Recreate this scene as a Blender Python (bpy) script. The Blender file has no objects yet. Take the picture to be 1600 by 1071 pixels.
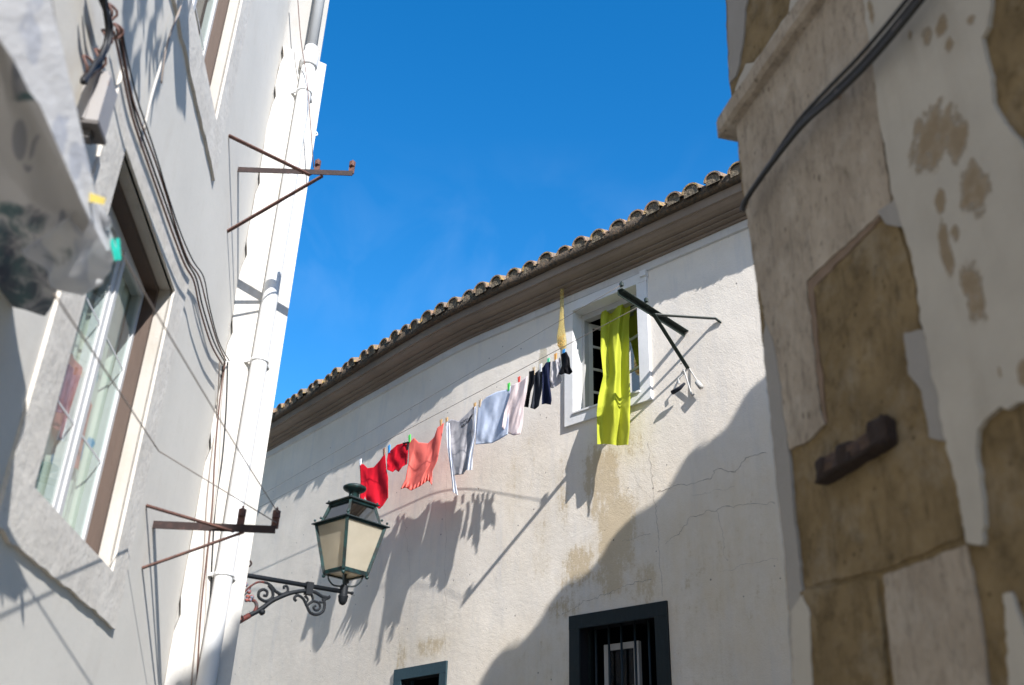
import bpy, math, random
import numpy as np
from mathutils import Matrix, Vector, noise as mnoise
S = bpy.context.scene
col = S.collection
rng = random.Random(7)
# ------------------------------------------------------------ camera
F = 1500.0; CX, CY = 800.0, 535.5          # focal length and centre in photograph pixels (1600 wide)
_up = np.array([86, 2861, -F]); _up /= np.linalg.norm(_up)
_fw = np.array([0, 0, -1.0]); _yf = _fw - _up*_fw.dot(_up); _yf /= np.linalg.norm(_yf)
ROT = np.array([np.cross(_yf, _up), _yf, _up])      # camera axes -> world
EYE = np.array([0, 0, 1.6])
cam = bpy.data.cameras.new('camera'); co = bpy.data.objects.new('camera', cam); col.objects.link(co)
cam.sensor_width = 36; cam.lens = 36*F/1600; cam.clip_end = 2000; cam.clip_start = .05
mw = Matrix(ROT.tolist()).to_4x4(); mw.translation = Vector(EYE); co.matrix_world = mw
cam.dof.use_dof = True; cam.dof.focus_distance = 9.0; cam.dof.aperture_fstop = 2.2
S.camera = co
# ------------------------------------------------------------ light
SUN_AZ, SUN_EL = math.radians(153.7), math.radians(35.1)
TO_SUN = np.array([math.sin(SUN_AZ)*math.cos(SUN_EL), math.cos(SUN_AZ)*math.cos(SUN_EL), math.sin(SUN_EL)])
SD = -TO_SUN
sl = bpy.data.lights.new('sun', 'SUN'); sl.energy = 4.35; sl.angle = math.radians(.42); sl.color = (1, .98, .955)
so = bpy.data.objects.new('sun', sl); col.objects.link(so)
so.rotation_euler = Vector(TO_SUN).to_track_quat('Z', 'Y').to_euler()
W = bpy.data.worlds.new('World'); S.world = W; W.use_nodes = True
nt = W.node_tree; nt.nodes.clear()
sky = nt.nodes.new('ShaderNodeTexSky'); sky.sky_type = 'NISHITA'; sky.sun_disc = False
sky.sun_elevation = SUN_EL; sky.sun_rotation = SUN_AZ; sky.air_density = 1.0; sky.dust_density = .3; sky.ozone_density = 2.5
hs = nt.nodes.new('ShaderNodeHueSaturation'); hs.inputs['Saturation'].default_value = 1.40
bg = nt.nodes.new('ShaderNodeBackground'); bg.inputs[1].default_value = .138
wo = nt.nodes.new('ShaderNodeOutputWorld')
nt.links.new(sky.outputs[0], hs.inputs['Color'])
# faint wisps of cloud
tc = nt.nodes.new('ShaderNodeTexCoord'); nz = nt.nodes.new('ShaderNodeTexNoise'); nz.inputs['Scale'].default_value = 9; nz.inputs['Detail'].default_value = 8; nz.inputs['Distortion'].default_value = .6
rp = nt.nodes.new('ShaderNodeValToRGB'); rp.color_ramp.elements[0].position = .46; rp.color_ramp.elements[1].position = .78; rp.color_ramp.elements[1].color = (.055, .055, .055, 1)
mx = nt.nodes.new('ShaderNodeMixRGB'); mx.inputs[2].default_value = (6.5, 7.5, 8.5, 1)
nt.links.new(tc.outputs['Generated'], nz.inputs['Vector']); nt.links.new(nz.outputs[0], rp.inputs[0])
sz = nt.nodes.new('ShaderNodeSeparateXYZ'); nt.links.new(tc.outputs['Generated'], sz.inputs[0]); bd_ = nt.nodes.new('ShaderNodeValToRGB')
e_ = bd_.color_ramp.elements; e_[0].position = .42; e_[0].color = (0, 0, 0, 1); e_[1].position = .64; e_[1].color = (0, 0, 0, 1); k_ = e_.new(.52); k_.color = (1, 1, 1, 1)
ml = nt.nodes.new('ShaderNodeMath'); ml.operation = 'MULTIPLY'; nt.links.new(sz.outputs['Z'], bd_.inputs[0]); nt.links.new(bd_.outputs[0], ml.inputs[0]); nt.links.new(rp.outputs[0], ml.inputs[1]); nt.links.new(ml.outputs[0], mx.inputs[0])
nt.links.new(hs.outputs[0], mx.inputs[1]); nt.links.new(mx.outputs[0], bg.inputs[0]); nt.links.new(bg.outputs[0], wo.inputs[0])
S.view_settings.view_transform = 'Standard'; S.view_settings.look = 'None'; S.view_settings.gamma = 1; S.view_settings.exposure = .92

# ------------------------------------------------------------ pixel -> place helpers
A = lambda *v: np.array(v, float)
def ray(px, py):
    d = ROT @ A(px-CX, CY-py, -F); return d/np.linalg.norm(d)
def hit(p0, n, px, py):
    d = ray(px, py); return EYE + d*((p0-EYE).dot(n)/d.dot(n))
def proj(p):
    c = ROT.T @ (p-EYE); return CX+F*c[0]/-c[2], CY-F*c[1]/-c[2]
def along(p0, dv, px, py):                        # point of the line p0 + t dv nearest the sight line of a pixel
    r = ray(px, py); M = np.stack([dv, -r], 1); t = np.linalg.lstsq(M, EYE-p0, rcond=None)[0][0]; return p0+dv*t
def az(deg):
    a = math.radians(deg); return A(math.sin(a), math.cos(a), 0)
UP = A(0, 0, 1)
# left house wall
DL = 1.15; dL = az(-7); nL = A(dL[1], -dL[0], 0); pL = EYE*A(1, 1, 0) - nL*DL
def L(u, off, z): return pL + dL*u + nL*off + UP*z
def Lpx(px, py, off=0.): return hit(pL+nL*off, nL, px, py)
U0 = 4.95*DL                                       # corner pier starts here
dP = az(58); nP = A(dP[1], -dP[0], 0); pP = L(U0, 0, 0)
def P_(w, off, z): return pP + dP*w + nP*off + UP*z
def Ppx(px, py, off=0.): return hit(pP+nP*off, nP, px, py)
# right house wall
DR = 1.5; dR = az(-14); nR = -A(dR[1], -dR[0], 0); pR = EYE*A(1, 1, 0) - nR*DR
def R(u, off, z): return pR + dR*u + nR*off + UP*z
def Rpx(px, py, off=0.): return hit(pR+nR*off, nR, px, py)
# white house wall across the lane: two straight runs with a soft bend
DM = 7.0; dM = az(-46); nM = -A(dM[1], -dM[0], 0); pM = EYE*A(1, 1, 0) - nM*DM
WC = 7.642; HB = .55; pC = pM + dM*WC
dM2 = az(-39); nM2 = A(-dM2[1], dM2[0], 0)
def path(w):
    if w <= WC-HB: return pM+dM*w, nM
    if w >= WC+HB: return pC+dM2*(w-WC), nM2
    t = (w-(WC-HB))/(2*HB); a = pC-dM*HB; b = pC; c = pC+dM2*HB
    p = a*(1-t)**2 + b*2*t*(1-t) + c*t*t; d = (b-a)*(1-t)+(c-b)*t; d /= np.linalg.norm(d)
    return p, A(-d[1], d[0], 0)
def Mw(w, off, z):
    p, n = path(w); return p + n*off + UP*z
def Mpx(px, py, off=0.):
    h = hit(pM+nM*off, nM, px, py)
    if (h-pC).dot(dM) > 0: h = hit(pC+nM2*off, nM2, px, py)
    return h
def Mwz(px, py, off=0.):
    h = Mpx(px, py, off); u = (h-pM).dot(dM)
    if u > WC: u = WC + (h-pC).dot(dM2)
    return u, h[2]

# ------------------------------------------------------------ mesh helpers
class MB:
    def __init__(s): s.v = []; s.f = []; s.m = []
    def add(s, pts, faces, m=0):
        b = len(s.v); s.v += [tuple(map(float, p)) for p in pts]
        for f in faces: s.f.append(tuple(b+i for i in f)); s.m.append(m)
        return s
    def hexa(s, c, m=0):      # 8 corners: bottom 4 ccw, top 4 ccw
        return s.add(c, [(3, 2, 1, 0), (4, 5, 6, 7), (0, 1, 5, 4), (1, 2, 6, 5), (2, 3, 7, 6), (3, 0, 4, 7)], m)
    def fbox(s, fn, a0, a1, o0, o1, z0, z1, m=0):     # box in wall coordinates fn(along, off, z)
        return s.hexa([fn(a0, o0, z0), fn(a1, o0, z0), fn(a1, o1, z0), fn(a0, o1, z0), fn(a0, o0, z1), fn(a1, o0, z1), fn(a1, o1, z1), fn(a0, o1, z1)], m)
    def bar(s, p, q, w, h, side=None, m=0):           # square bar from p to q
        p = A(*p); q = A(*q); d = (q-p)/np.linalg.norm(q-p)
        x = np.cross(d, UP if abs(d[2]) < .95 else A(1, 0, 0)) if side is None else side - d*side.dot(d)
        x /= np.linalg.norm(x); y = np.cross(x, d)
        c = [(-1, -1), (1, -1), (1, 1), (-1, 1)]
        return s.hexa([p+x*i*w/2+y*j*h/2 for i, j in c]+[q+x*i*w/2+y*j*h/2 for i, j in c], m)
    def tube(s, pts, r, n=6, m=0, caps=True):
        pts = [A(*p) for p in pts]; k = len(pts); rr = r if hasattr(r, '__len__') else [r]*k
        V = []; px = None
        for i, p in enumerate(pts):
            t = pts[min(i+1, k-1)]-pts[max(i-1, 0)]; t = t/(np.linalg.norm(t)+1e-12)
            if px is None: px = np.cross(t, A(.3, .2, 1) if abs(t[2]) < .9 else A(1, 0, 0))
            px = px-t*px.dot(t); px /= np.linalg.norm(px); y = np.cross(t, px)
            V += [p+(px*math.cos(a)+y*math.sin(a))*rr[i] for a in [2*math.pi*j/n for j in range(n)]]
        Fs = [(i*n+j, i*n+(j+1) % n, (i+1)*n+(j+1) % n, (i+1)*n+j) for i in range(k-1) for j in range(n)]
        if caps: Fs += [tuple(range(n))[::-1], tuple((k-1)*n+j for j in range(n))]
        return s.add(V, Fs, m)
    def grid(s, G, m=0):      # G[i][j] points
        a, b = len(G), len(G[0])
        return s.add([p for r_ in G for p in r_], [(i*b+j, i*b+j+1, (i+1)*b+j+1, (i+1)*b+j) for i in range(a-1) for j in range(b-1)], m)
    def prism(s, pts, vec, m=0):
        n = len(pts); q = [A(*p)+vec for p in pts]
        return s.add(list(pts)+q, [tuple(range(n))[::-1], tuple(range(n, 2*n))]+[(i, (i+1) % n, n+(i+1) % n, n+i) for i in range(n)], m)
    def lathe(s, c, prof, n=16, m=0):                 # prof: (r, z) about a vertical axis
        V = [A(c[0]+r*math.cos(2*math.pi*j/n), c[1]+r*math.sin(2*math.pi*j/n), c[2]+z) for r, z in prof for j in range(n)]
        k = len(prof)
        return s.add(V, [(i*n+j, i*n+(j+1) % n, (i+1)*n+(j+1) % n, (i+1)*n+j) for i in range(k-1) for j in range(n)]+[tuple(range(n))[::-1], tuple((k-1)*n+j for j in range(n))], m)
    def ball(s, c, r, m=0, n=8):
        return s.lathe(c, [(max(.02*r, r*math.sin(math.pi*i/6)), -r*math.cos(math.pi*i/6)) for i in range(7)], n, m)
ORG = {}
def obj(name, mb, mats, parent=None, smooth=False, label=None):
    mats = mats if isinstance(mats, (list, tuple)) else [mats]
    me = bpy.data.meshes.new(name)
    V = np.array(mb.v)
    if parent is None: o0 = A((V[:, 0].min()+V[:, 0].max())/2, (V[:, 1].min()+V[:, 1].max())/2, V[:, 2].min())
    else: o0 = ORG[parent.name]
    me.from_pydata((V-o0).tolist(), [], mb.f)
    for m in mats: me.materials.append(m)
    me.polygons.foreach_set('material_index', mb.m)
    if smooth: me.polygons.foreach_set('use_smooth', [True]*len(mb.f))
    me.update()
    o = bpy.data.objects.new(name, me); col.objects.link(o)
    if parent is None: o.location = o0
    else: o.parent = parent
    ORG[o.name] = o0
    if label: o['label'] = label
    return o
def tag(o, label, cat, group=None, kind=None):
    if label: o['label'] = label
    if cat: o['category'] = cat
    if group: o['group'] = group
    if kind: o['kind'] = kind
    return o
def thing(name, label, cat, loc, group=None):
    o = bpy.data.objects.new(name, None); col.objects.link(o); o.location = loc; o.empty_display_size = .1
    ORG[o.name] = A(*loc); return tag(o, label, cat, group)
def smooth_line(pts, n=6):
    pts = [A(*p) for p in pts]; out = []
    for i in range(len(pts)-1):
        p0, p1, p2, p3 = pts[max(i-1, 0)], pts[i], pts[i+1], pts[min(i+2, len(pts)-1)]
        for k in range(n):
            t = k/n; out.append(.5*((2*p1)+(p2-p0)*t+(2*p0-5*p1+4*p2-p3)*t*t+(3*p1-p0-3*p2+p3)*t**3))
    return out+[pts[-1]]
def N3(p, s=1.): return mnoise.noise(Vector((p[0]*s, p[1]*s, p[2]*s)))

# ------------------------------------------------------------ materials
def mk(name):
    m = bpy.data.materials.new(name); m.use_nodes = True; t = m.node_tree
    return m, t, t.nodes['Principled BSDF'], t.nodes['Material Output']
def nd(t, ty, **kw):
    n = t.nodes.new(ty)
    for k, v in kw.items():
        if k in n.inputs.keys(): n.inputs[k].default_value = v
        else: setattr(n, k, v)
    return n
def coords(t, scale=(1, 1, 1)):
    tc = nd(t, 'ShaderNodeTexCoord'); mp = nd(t, 'ShaderNodeMapping'); mp.inputs['Scale'].default_value = scale
    t.links.new(tc.outputs['Object'], mp.inputs[0]); return mp.outputs[0]
def noise(t, vec, scale, detail=6, rough=.55, dist=0):
    n = nd(t, 'ShaderNodeTexNoise', Scale=scale, Detail=detail, Roughness=rough, Distortion=dist); t.links.new(vec, n.inputs['Vector']); return n.outputs['Fac']
def ramp(t, fac, p0, p1, c0=(0, 0, 0, 1), c1=(1, 1, 1, 1)):
    r = nd(t, 'ShaderNodeValToRGB'); e = r.color_ramp.elements; e[0].position = p0; e[1].position = p1; e[0].color = c0; e[1].color = c1
    t.links.new(fac, r.inputs[0]); return r.outputs[0]
def mix(t, fac, a, b, mode='MIX'):
    n = nd(t, 'ShaderNodeMixRGB', blend_type=mode)
    for i, x in ((0, fac), (1, a), (2, b)):
        if isinstance(x, (int, float)): n.inputs[i].default_value = x
        elif isinstance(x, tuple): n.inputs[i].default_value = x if len(x) == 4 else x+(1,)
        else: t.links.new(x, n.inputs[i])
    return n.outputs[0]
def math_(t, op, a, b):
    n = nd(t, 'ShaderNodeMath', operation=op)
    for i, x in ((0, a), (1, b)):
        if isinstance(x, (int, float)): n.inputs[i].default_value = x
        else: t.links.new(x, n.inputs[i])
    return n.outputs[0]
def bump(t, bs, hts, strength=.4, dist=.01):
    prev = None
    for h, st, d in hts:
        b = nd(t, 'ShaderNodeBump', Strength=st, Distance=d); t.links.new(h, b.inputs['Height'])
        if prev is not None: t.links.new(prev, b.inputs['Normal'])
        prev = b.outputs[0]
    t.links.new(prev, bs.inputs['Normal'])
def simple(name, c, rough=.7, var=.15, scale=9., b=.15, bs_=50., metal=0., spec=.35, c2=None, p=(.45, .65), scl=(1, 1, 1), bd=.004):
    m, t, s, o = mk(name); v = coords(t, scl)
    n = noise(t, v, scale); c = tuple(c)
    base = mix(t, n, tuple(x*(1-var) for x in c), tuple(min(1, x*(1+var)) for x in c))
    if c2: base = mix(t, ramp(t, noise(t, v, scale*1.7, 8, .65), *p), base, tuple(c2))
    t.links.new(base, s.inputs['Base Color']); s.inputs['Roughness'].default_value = rough; s.inputs['Metallic'].default_value = metal; s.inputs['Specular IOR Level'].default_value = spec
    if b: bump(t, s, [(noise(t, v, bs_, 5), b, bd)])
    return m
def plaster(name, c, stain=None, pits=.0, stainc=(.50, .385, .235), grey=(.52, .52, .53), fine=.5, mott=.1, streak=.25, dirt=0., und=.35):
    m, t, s, o = mk(name); v = coords(t); vs = coords(t, (5, 5, .7))
    base = mix(t, ramp(t, noise(t, v, 1.6, 7, .6), .3, .7), tuple(x*(1-mott) for x in c), tuple(min(.86, x*(1+mott*.5)) for x in c))
    base = mix(t, math_(t, 'MULTIPLY', ramp(t, noise(t, vs, 1.3, 8, .65), .52, .75), streak), base, tuple(grey))
    base = mix(t, math_(t, 'MULTIPLY', ramp(t, noise(t, v, 38, 4, .6), .55, .72), .16), base, tuple(x*.72 for x in c))
    if dirt:
        dn = math_(t, 'ADD', noise(t, v, 2.6, 9, .7), math_(t, 'MULTIPLY', math_(t, 'SUBTRACT', noise(t, coords(t, (7, 7, .5)), 1.5, 8, .7), .5), .7))
        base = mix(t, math_(t, 'MULTIPLY', ramp(t, dn, .56, .76), dirt), base, (.33, .26, .18))
    if stain:
        at = nd(t, 'ShaderNodeAttribute', attribute_name=stain)
        st = math_(t, 'ADD', math_(t, 'MULTIPLY', at.outputs['Fac'], 1.0), math_(t, 'MULTIPLY', math_(t, 'SUBTRACT', noise(t, vs, 3.4, 10, .75), .5), 1.3))
        st = math_(t, 'ADD', st, math_(t, 'MULTIPLY', math_(t, 'SUBTRACT', noise(t, v, 45, 5, .7), .5), .7))
        st = math_(t, 'ADD', st, math_(t, 'MULTIPLY', math_(t, 'SUBTRACT', noise(t, v, 9, 8, .75), .5), 1.5))
        k = ramp(t, st, .42, .66)
        soft = ramp(t, st, .08, .6)
        base = mix(t, math_(t, 'MULTIPLY', soft, .42), base, (.58, .49, .36))
        oc = mix(t, noise(t, v, 14, 6, .7), tuple(x*.8 for x in stainc), tuple(x*1.15 for x in stainc))
        base = mix(t, math_(t, 'MULTIPLY', k, .72), base, oc)
        ti = nd(t, 'ShaderNodeAttribute', attribute_name='tint')
        base = mix(t, math_(t, 'MULTIPLY', ti.outputs['Fac'], ramp(t, noise(t, coords(t, (2, 2, .8)), 2.2, 8, .65), .3, .7, (.35, .35, .35, 1), (1, 1, 1, 1))), base, (.70, .575, .40))
        sm = nd(t, 'ShaderNodeAttribute', attribute_name='smudge')
        g = math_(t, 'ADD', sm.outputs['Fac'], math_(t, 'MULTIPLY', math_(t, 'SUBTRACT', noise(t, vs, 5, 9, .7), .5), 1.7))
        base = mix(t, math_(t, 'MULTIPLY', ramp(t, g, .35, .75), .5), base, (.34, .29, .25))
    if pits:
        vo = nd(t, 'ShaderNodeTexVoronoi', Scale=5.5); t.links.new(v, vo.inputs['Vector'])
        pit = ramp(t, vo.outputs['Distance'], .035, .06, (1, 1, 1, 1), (0, 0, 0, 1))
        base = mix(t, math_(t, 'MULTIPLY', pit, pits), base, (.13, .11, .10))
    t.links.new(base, s.inputs['Base Color']); s.inputs['Roughness'].default_value = .9; s.inputs['Specular IOR Level'].default_value = .15
    bump(t, s, [(noise(t, v, 2.2, 4), und, .03), (noise(t, v, 75, 4, .6), fine, .004), (noise(t, v, 17, 5, .6), .3*fine, .01)])
    return m
def stone(name, c, c2, pit=.5, scale=22., grain=(1, 1, 1), bs=1., blot=None):
    m, t, s, o = mk(name); v = coords(t, grain); w = coords(t)
    base = mix(t, ramp(t, noise(t, v, 4, 8, .65), .3, .7), tuple(c), tuple(c2))
    base = mix(t, math_(t, 'MULTIPLY', ramp(t, noise(t, v, scale, 8, .7), .5, .68), pit), base, tuple(x*.5 for x in c))
    if blot:
        base = mix(t, math_(t, 'MULTIPLY', ramp(t, noise(t, w, 5.5, 9, .7), .5, .7), .6), base, tuple(blot))
        base = mix(t, math_(t, 'MULTIPLY', ramp(t, noise(t, coords(t, (3, 3, .7)), 7, 9, .75), .52, .68), .55), base, tuple(x*.42 for x in c))
        vo = nd(t, 'ShaderNodeTexVoronoi', Scale=26); t.links.new(v, vo.inputs['Vector'])
        pt = math_(t, 'MULTIPLY', ramp(t, vo.outputs['Distance'], .10, .22, (1, 1, 1, 1), (0, 0, 0, 1)), ramp(t, noise(t, w, 9, 3), .5, .6))
        base = mix(t, math_(t, 'MULTIPLY', pt, .7), base, tuple(x*.35 for x in c))
    t.links.new(base, s.inputs['Base Color']); s.inputs['Roughness'].default_value = .92; s.inputs['Specular IOR Level'].default_value = .12
    bump(t, s, [(noise(t, v, 7, 6, .65), .7*bs, .03), (noise(t, v, scale, 8, .7), .8*bs, .01)])
    return m
def fabric(name, c, transl=.3, var=.08, weave=.12, c2=None, p=(.5, .56), scale=6.):
    m, t, s, o = mk(name); v = coords(t)
    base = mix(t, noise(t, v, 9, 5), tuple(x*(1-var) for x in c), tuple(min(.95, x*(1+var)) for x in c))
    if c2: base = mix(t, ramp(t, noise(t, v, scale, 4, .5, .8), *p), base, tuple(c2))
    t.links.new(base, s.inputs['Base Color']); s.inputs['Roughness'].default_value = .9; s.inputs['Specular IOR Level'].default_value = .1
    bump(t, s, [(noise(t, v, 16, 4), .25, .012), (noise(t, v, 240, 2), weave, .002)])
    tr = nd(t, 'ShaderNodeBsdfTranslucent'); t.links.new(base, tr.inputs[0]); ms = nd(t, 'ShaderNodeMixShader'); ms.inputs[0].default_value = transl
    t.links.new(s.outputs[0], ms.inputs[1]); t.links.new(tr.outputs[0], ms.inputs[2]); t.links.new(ms.outputs[0], o.inputs[0])
    return m
def glass(name, tint=(.9, .95, .94), refl=.5):
    m, t, s, o = mk(name); t.nodes.remove(s)
    tr = nd(t, 'ShaderNodeBsdfTransparent'); tr.inputs[0].default_value = tint+(1,)
    gl = nd(t, 'ShaderNodeBsdfGlossy'); gl.inputs['Roughness'].default_value = .02
    lw = nd(t, 'ShaderNodeFresnel', IOR=1.5); ms = nd(t, 'ShaderNodeMixShader')
    t.links.new(math_(t, 'MULTIPLY', lw.outputs[0], refl*2), ms.inputs[0]); t.links.new(tr.outputs[0], ms.inputs[1]); t.links.new(gl.outputs[0], ms.inputs[2]); t.links.new(ms.outputs[0], o.inputs[0])
    return m
M = {}
M['mid'] = plaster('old_white_plaster', (.79, .72, .635), 'stain', .85, fine=.8, und=.25, mott=.11, streak=.45)
M['crack'] = simple('crack_dark', (.32, .27, .23), b=0)
M['frieze'] = plaster('frieze_plaster', (.64, .62, .60), fine=.6, streak=.5, grey=(.42, .38, .35))
M['cornice'] = plaster('cornice_paint', (.26, .205, .16), fine=.4, streak=.7, grey=(.20, .155, .12), mott=.18)
M['trim'] = plaster('white_window_trim', (.74, .73, .72), fine=.25, mott=.05, streak=.15)
M['grey_wall'] = plaster('pale_grey_render', (.655, .62, .56), fine=.12, und=.1, dirt=.12, mott=.05, streak=.12, grey=(.56, .53, .48))
M['pier'] = plaster('white_corner_paint', (.57, .545, .505), dirt=.5, pits=.35, fine=.3, mott=.05, streak=.22, grey=(.56, .52, .47))
M['upper'] = plaster('pale_upper_paint', (.385, .37, .345), dirt=.2, fine=.3, mott=.06, streak=.2)
M['lime'] = stone('limestone_surround', (.60, .555, .495), (.73, .685, .62), .35, 34, bs=.35)
M['cream'] = plaster('cream_reveal', (.47, .44, .395), dirt=.3, pits=.4, fine=.4, mott=.1, streak=.3, grey=(.45, .38, .3))
M['brownwood'] = simple('brown_window_box', (.085, .056, .042), .6, .25, 6, .3, 30, scl=(8, 8, 1))
M['whitepaint'] = simple('white_frame_paint', (.55, .55, .55), .4, .04, 4, .05)
M['tile'] = simple('roof_tile', (.24, .165, .10), .9, .35, 14, .7, 40, c2=(.135, .115, .095), p=(.46, .6), bd=.01)
def lichen():
    m, t, s, o = mk('lichen_roof_tile'); v = coords(t)
    b = mix(t, ramp(t, noise(t, v, 11, 8, .7), .36, .6), (.30, .175, .10), (.17, .145, .12))
    b = mix(t, ramp(t, noise(t, v, 19, 8, .7), .52, .6), b, (.40, .26, .07))
    b = mix(t, ramp(t, noise(t, v, 26, 8, .7), .6, .66), b, (.42, .40, .37))
    b = mix(t, ramp(t, noise(t, v, 33, 6, .7), .6, .7), b, (.05, .045, .04))
    t.links.new(b, s.inputs['Base Color']); s.inputs['Roughness'].default_value = .95
    bump(t, s, [(noise(t, v, 40, 8, .7), .9, .012)]); return m
M['tile'] = lichen()
M['tileend'] = simple('tile_mouth_mortar', (.13, .105, .075), .95, .4, 18, .9, 40, bd=.015, c2=(.27, .22, .15), p=(.5, .62))
M['undertile'] = simple('shade_dark_mortar', (.075, .06, .045), .95, .4, 20, .9, 40, bd=.015, c2=(.15, .10, .06))  # dark tone deepens the shaded strip under the tiles
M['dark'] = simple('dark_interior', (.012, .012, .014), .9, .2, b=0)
M['dgreen'] = simple('dark_green_paint', (.008, .014, .015), .5, .3, 8, .25, 40, c2=(.02, .032, .032), p=(.55, .8), scl=(4, 4, .8))
M['bluegreen'] = simple('weathered_blue_green_paint', (.022, .045, .055), .5, .3, 8, .25, 40, c2=(.10, .15, .17), p=(.6, .78), scl=(9, 9, 1.2))
M['greensash'] = simple('pale_green_sash', (.40, .43, .36), .6, .15, 8, .2)
M['graysash'] = simple('grey_white_sash', (.46, .45, .43), .6, .1, 8, .1)
M['rust'] = simple('rusty_iron', (.13, .06, .045), .75, .3, 22, .35, 70, c2=(.06, .034, .03), p=(.45, .7))
M['rustdark'] = simple('dark_rusty_iron', (.028, .015, .013), .7, .3, 22, .35, 70, c2=(.08, .038, .03), p=(.55, .75))
M['rustblack'] = simple('black_rust', (.022, .013, .010), .9, .4, 30, .8, 60, bd=.01)
M['ruststub'] = simple('flaking_rust', (.07, .042, .028), .85, .4, 30, .8, 60, c2=(.035, .022, .02), p=(.45, .58), bd=.01)
M['greeniron'] = simple('green_black_iron', (.018, .03, .025), .5, .3, 22, .3, 70, c2=(.10, .085, .06), p=(.6, .75))
M['lampgreen'] = simple('lamp_green_paint', (.010, .042, .040), .45, .35, 18, .25, 60, c2=(.012, .016, .015), p=(.42, .58), spec=.35)
M['lamproof'] = simple('lamp_dark_metal', (.022, .03, .03), .5, .3, 18, .2, 60, spec=.5)
M['iron'] = simple('bracket_dark_iron', (.008, .010, .013), .6, .35, 22, .3, 70, c2=(.10, .12, .13), p=(.68, .76), spec=.25)
M['redlead'] = simple('red_primer_iron', (.11, .022, .016), .7, .3, 22, .3, 70, c2=(.05, .05, .055), p=(.5, .62))
M['berry'] = simple('painted_berry', (.26, .07, .05), .6, .3, 40, .2, c2=(.13, .17, .22), p=(.5, .55))
def milk():
    m, t, s, o = mk('milky_lamp_glass'); v = coords(t)
    b = mix(t, ramp(t, noise(t, v, 5, 6, .6), .35, .7), (.80, .74, .62), (.68, .62, .50))
    t.links.new(b, s.inputs['Base Color']); s.inputs['Roughness'].default_value = .22
    tr = nd(t, 'ShaderNodeBsdfTranslucent'); t.links.new(b, tr.inputs[0]); ms = nd(t, 'ShaderNodeMixShader'); ms.inputs[0].default_value = .5
    t.links.new(s.outputs[0], ms.inputs[1]); t.links.new(tr.outputs[0], ms.inputs[2])
    tp = nd(t, 'ShaderNodeBsdfTransparent'); tp.inputs[0].default_value = (.95, .9, .8, 1); m2 = nd(t, 'ShaderNodeMixShader'); m2.inputs[0].default_value = .30
    t.links.new(ms.outputs[0], m2.inputs[1]); t.links.new(tp.outputs[0], m2.inputs[2]); t.links.new(m2.outputs[0], o.inputs[0]); return m
M['milk'] = milk()
M['clear'] = glass('clear_lamp_glass', (.82, .82, .80), .8)
M['pane'] = glass('window_glass', (.93, .97, .96), .14)
M['darkpane'] = glass('dim_window_glass', (.6, .62, .65), .28)
M['bulb'] = simple('grey_bulb', (.10, .095, .085), .4, .1, b=0)
M['black'] = simple('black_cable', (.018, .018, .02), .5, .2, b=0)
M['wire'] = simple('grey_wire', (.26, .215, .185), .6, .2, b=0)
M['palewire'] = simple('pale_cord', (.52, .49, .45), .7, .1, b=0)
M['brownwire'] = simple('brown_cable', (.13, .065, .05), .6, .25, b=0)
M['pipe'] = simple('white_pipe_paint', (.66, .655, .645), .45, .05, 3, .06, 20, c2=(.52, .49, .45), p=(.62, .8))
M['galv'] = simple('grey_pipe_metal', (.42, .43, .44), .5, .1, b=.05)
M['boxm'] = simple('grey_box_enamel', (.33, .31, .30), .45, .1, 6, .1, c2=(.22, .11, .06), p=(.62, .7))
M['boxd'] = simple('box_underside', (.10, .09, .085), .6, .2)
M['cobble'] = stone('cobbled_lane', (.46, .40, .31), (.58, .51, .41), .4, 9)
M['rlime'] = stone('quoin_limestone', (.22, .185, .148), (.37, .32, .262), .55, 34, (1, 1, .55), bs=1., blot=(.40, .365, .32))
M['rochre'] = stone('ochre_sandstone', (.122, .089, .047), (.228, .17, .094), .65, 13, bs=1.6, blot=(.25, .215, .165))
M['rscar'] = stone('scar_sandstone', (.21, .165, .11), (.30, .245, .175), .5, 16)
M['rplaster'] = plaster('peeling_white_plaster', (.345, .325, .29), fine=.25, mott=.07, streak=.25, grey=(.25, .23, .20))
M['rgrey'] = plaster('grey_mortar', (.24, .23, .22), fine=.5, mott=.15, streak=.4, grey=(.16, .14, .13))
M['mortar'] = simple('pink_mortar', (.16, .115, .085), .95, .3, 20, .6, 50)
M['red'] = fabric('red_jersey', (.62, .012, .028), .25)
M['salmon'] = fabric('salmon_cotton', (.86, .21, .17), .35)
M['grey_tee'] = fabric('grey_cotton', (.46, .44, .45), .25, c2=(.33, .315, .33), p=(.5, .62), scale=7)
M['whitecl'] = fabric('white_cotton', (.74, .76, .82), .3)
M['blueshirt'] = fabric('pale_blue_cotton', (.60, .66, .78), .35)
M['pink'] = fabric('pale_pink_cotton', (.80, .68, .67), .3)
M['navy'] = fabric('navy_knit', (.014, .018, .045), .05)
M['blackcl'] = fabric('black_knit', (.010, .010, .012), .05)
M['charcoal'] = fabric('charcoal_knit', (.035, .038, .048), .05)
M['palegrey'] = fabric('pale_grey_knit', (.58, .55, .56), .25, c2=(.38, .35, .35), p=(.55, .62), scale=9)
M['lime_cl'] = fabric('lime_green_curtain', (.53, .565, .06), .34, var=.05)
M['ink'] = simple('print_ink', (.06, .06, .07), .9, .1, b=0)
M['leaf'] = simple('leaf_green', (.05, .11, .035), .6, .3, 20, b=0)
M['terracotta'] = simple('terracotta_pot', (.38, .16, .09), .8, .15)

# ------------------------------------------------------------ ground
g = MB(); g.add([A(-300, -300, 0), A(300, -300, 0), A(300, 300, 0), A(-300, 300, 0)], [(0, 1, 2, 3)])
tag(obj('ground', g, M['cobble']), 'pale cobbled lane between the houses', 'ground', kind='structure')

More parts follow.
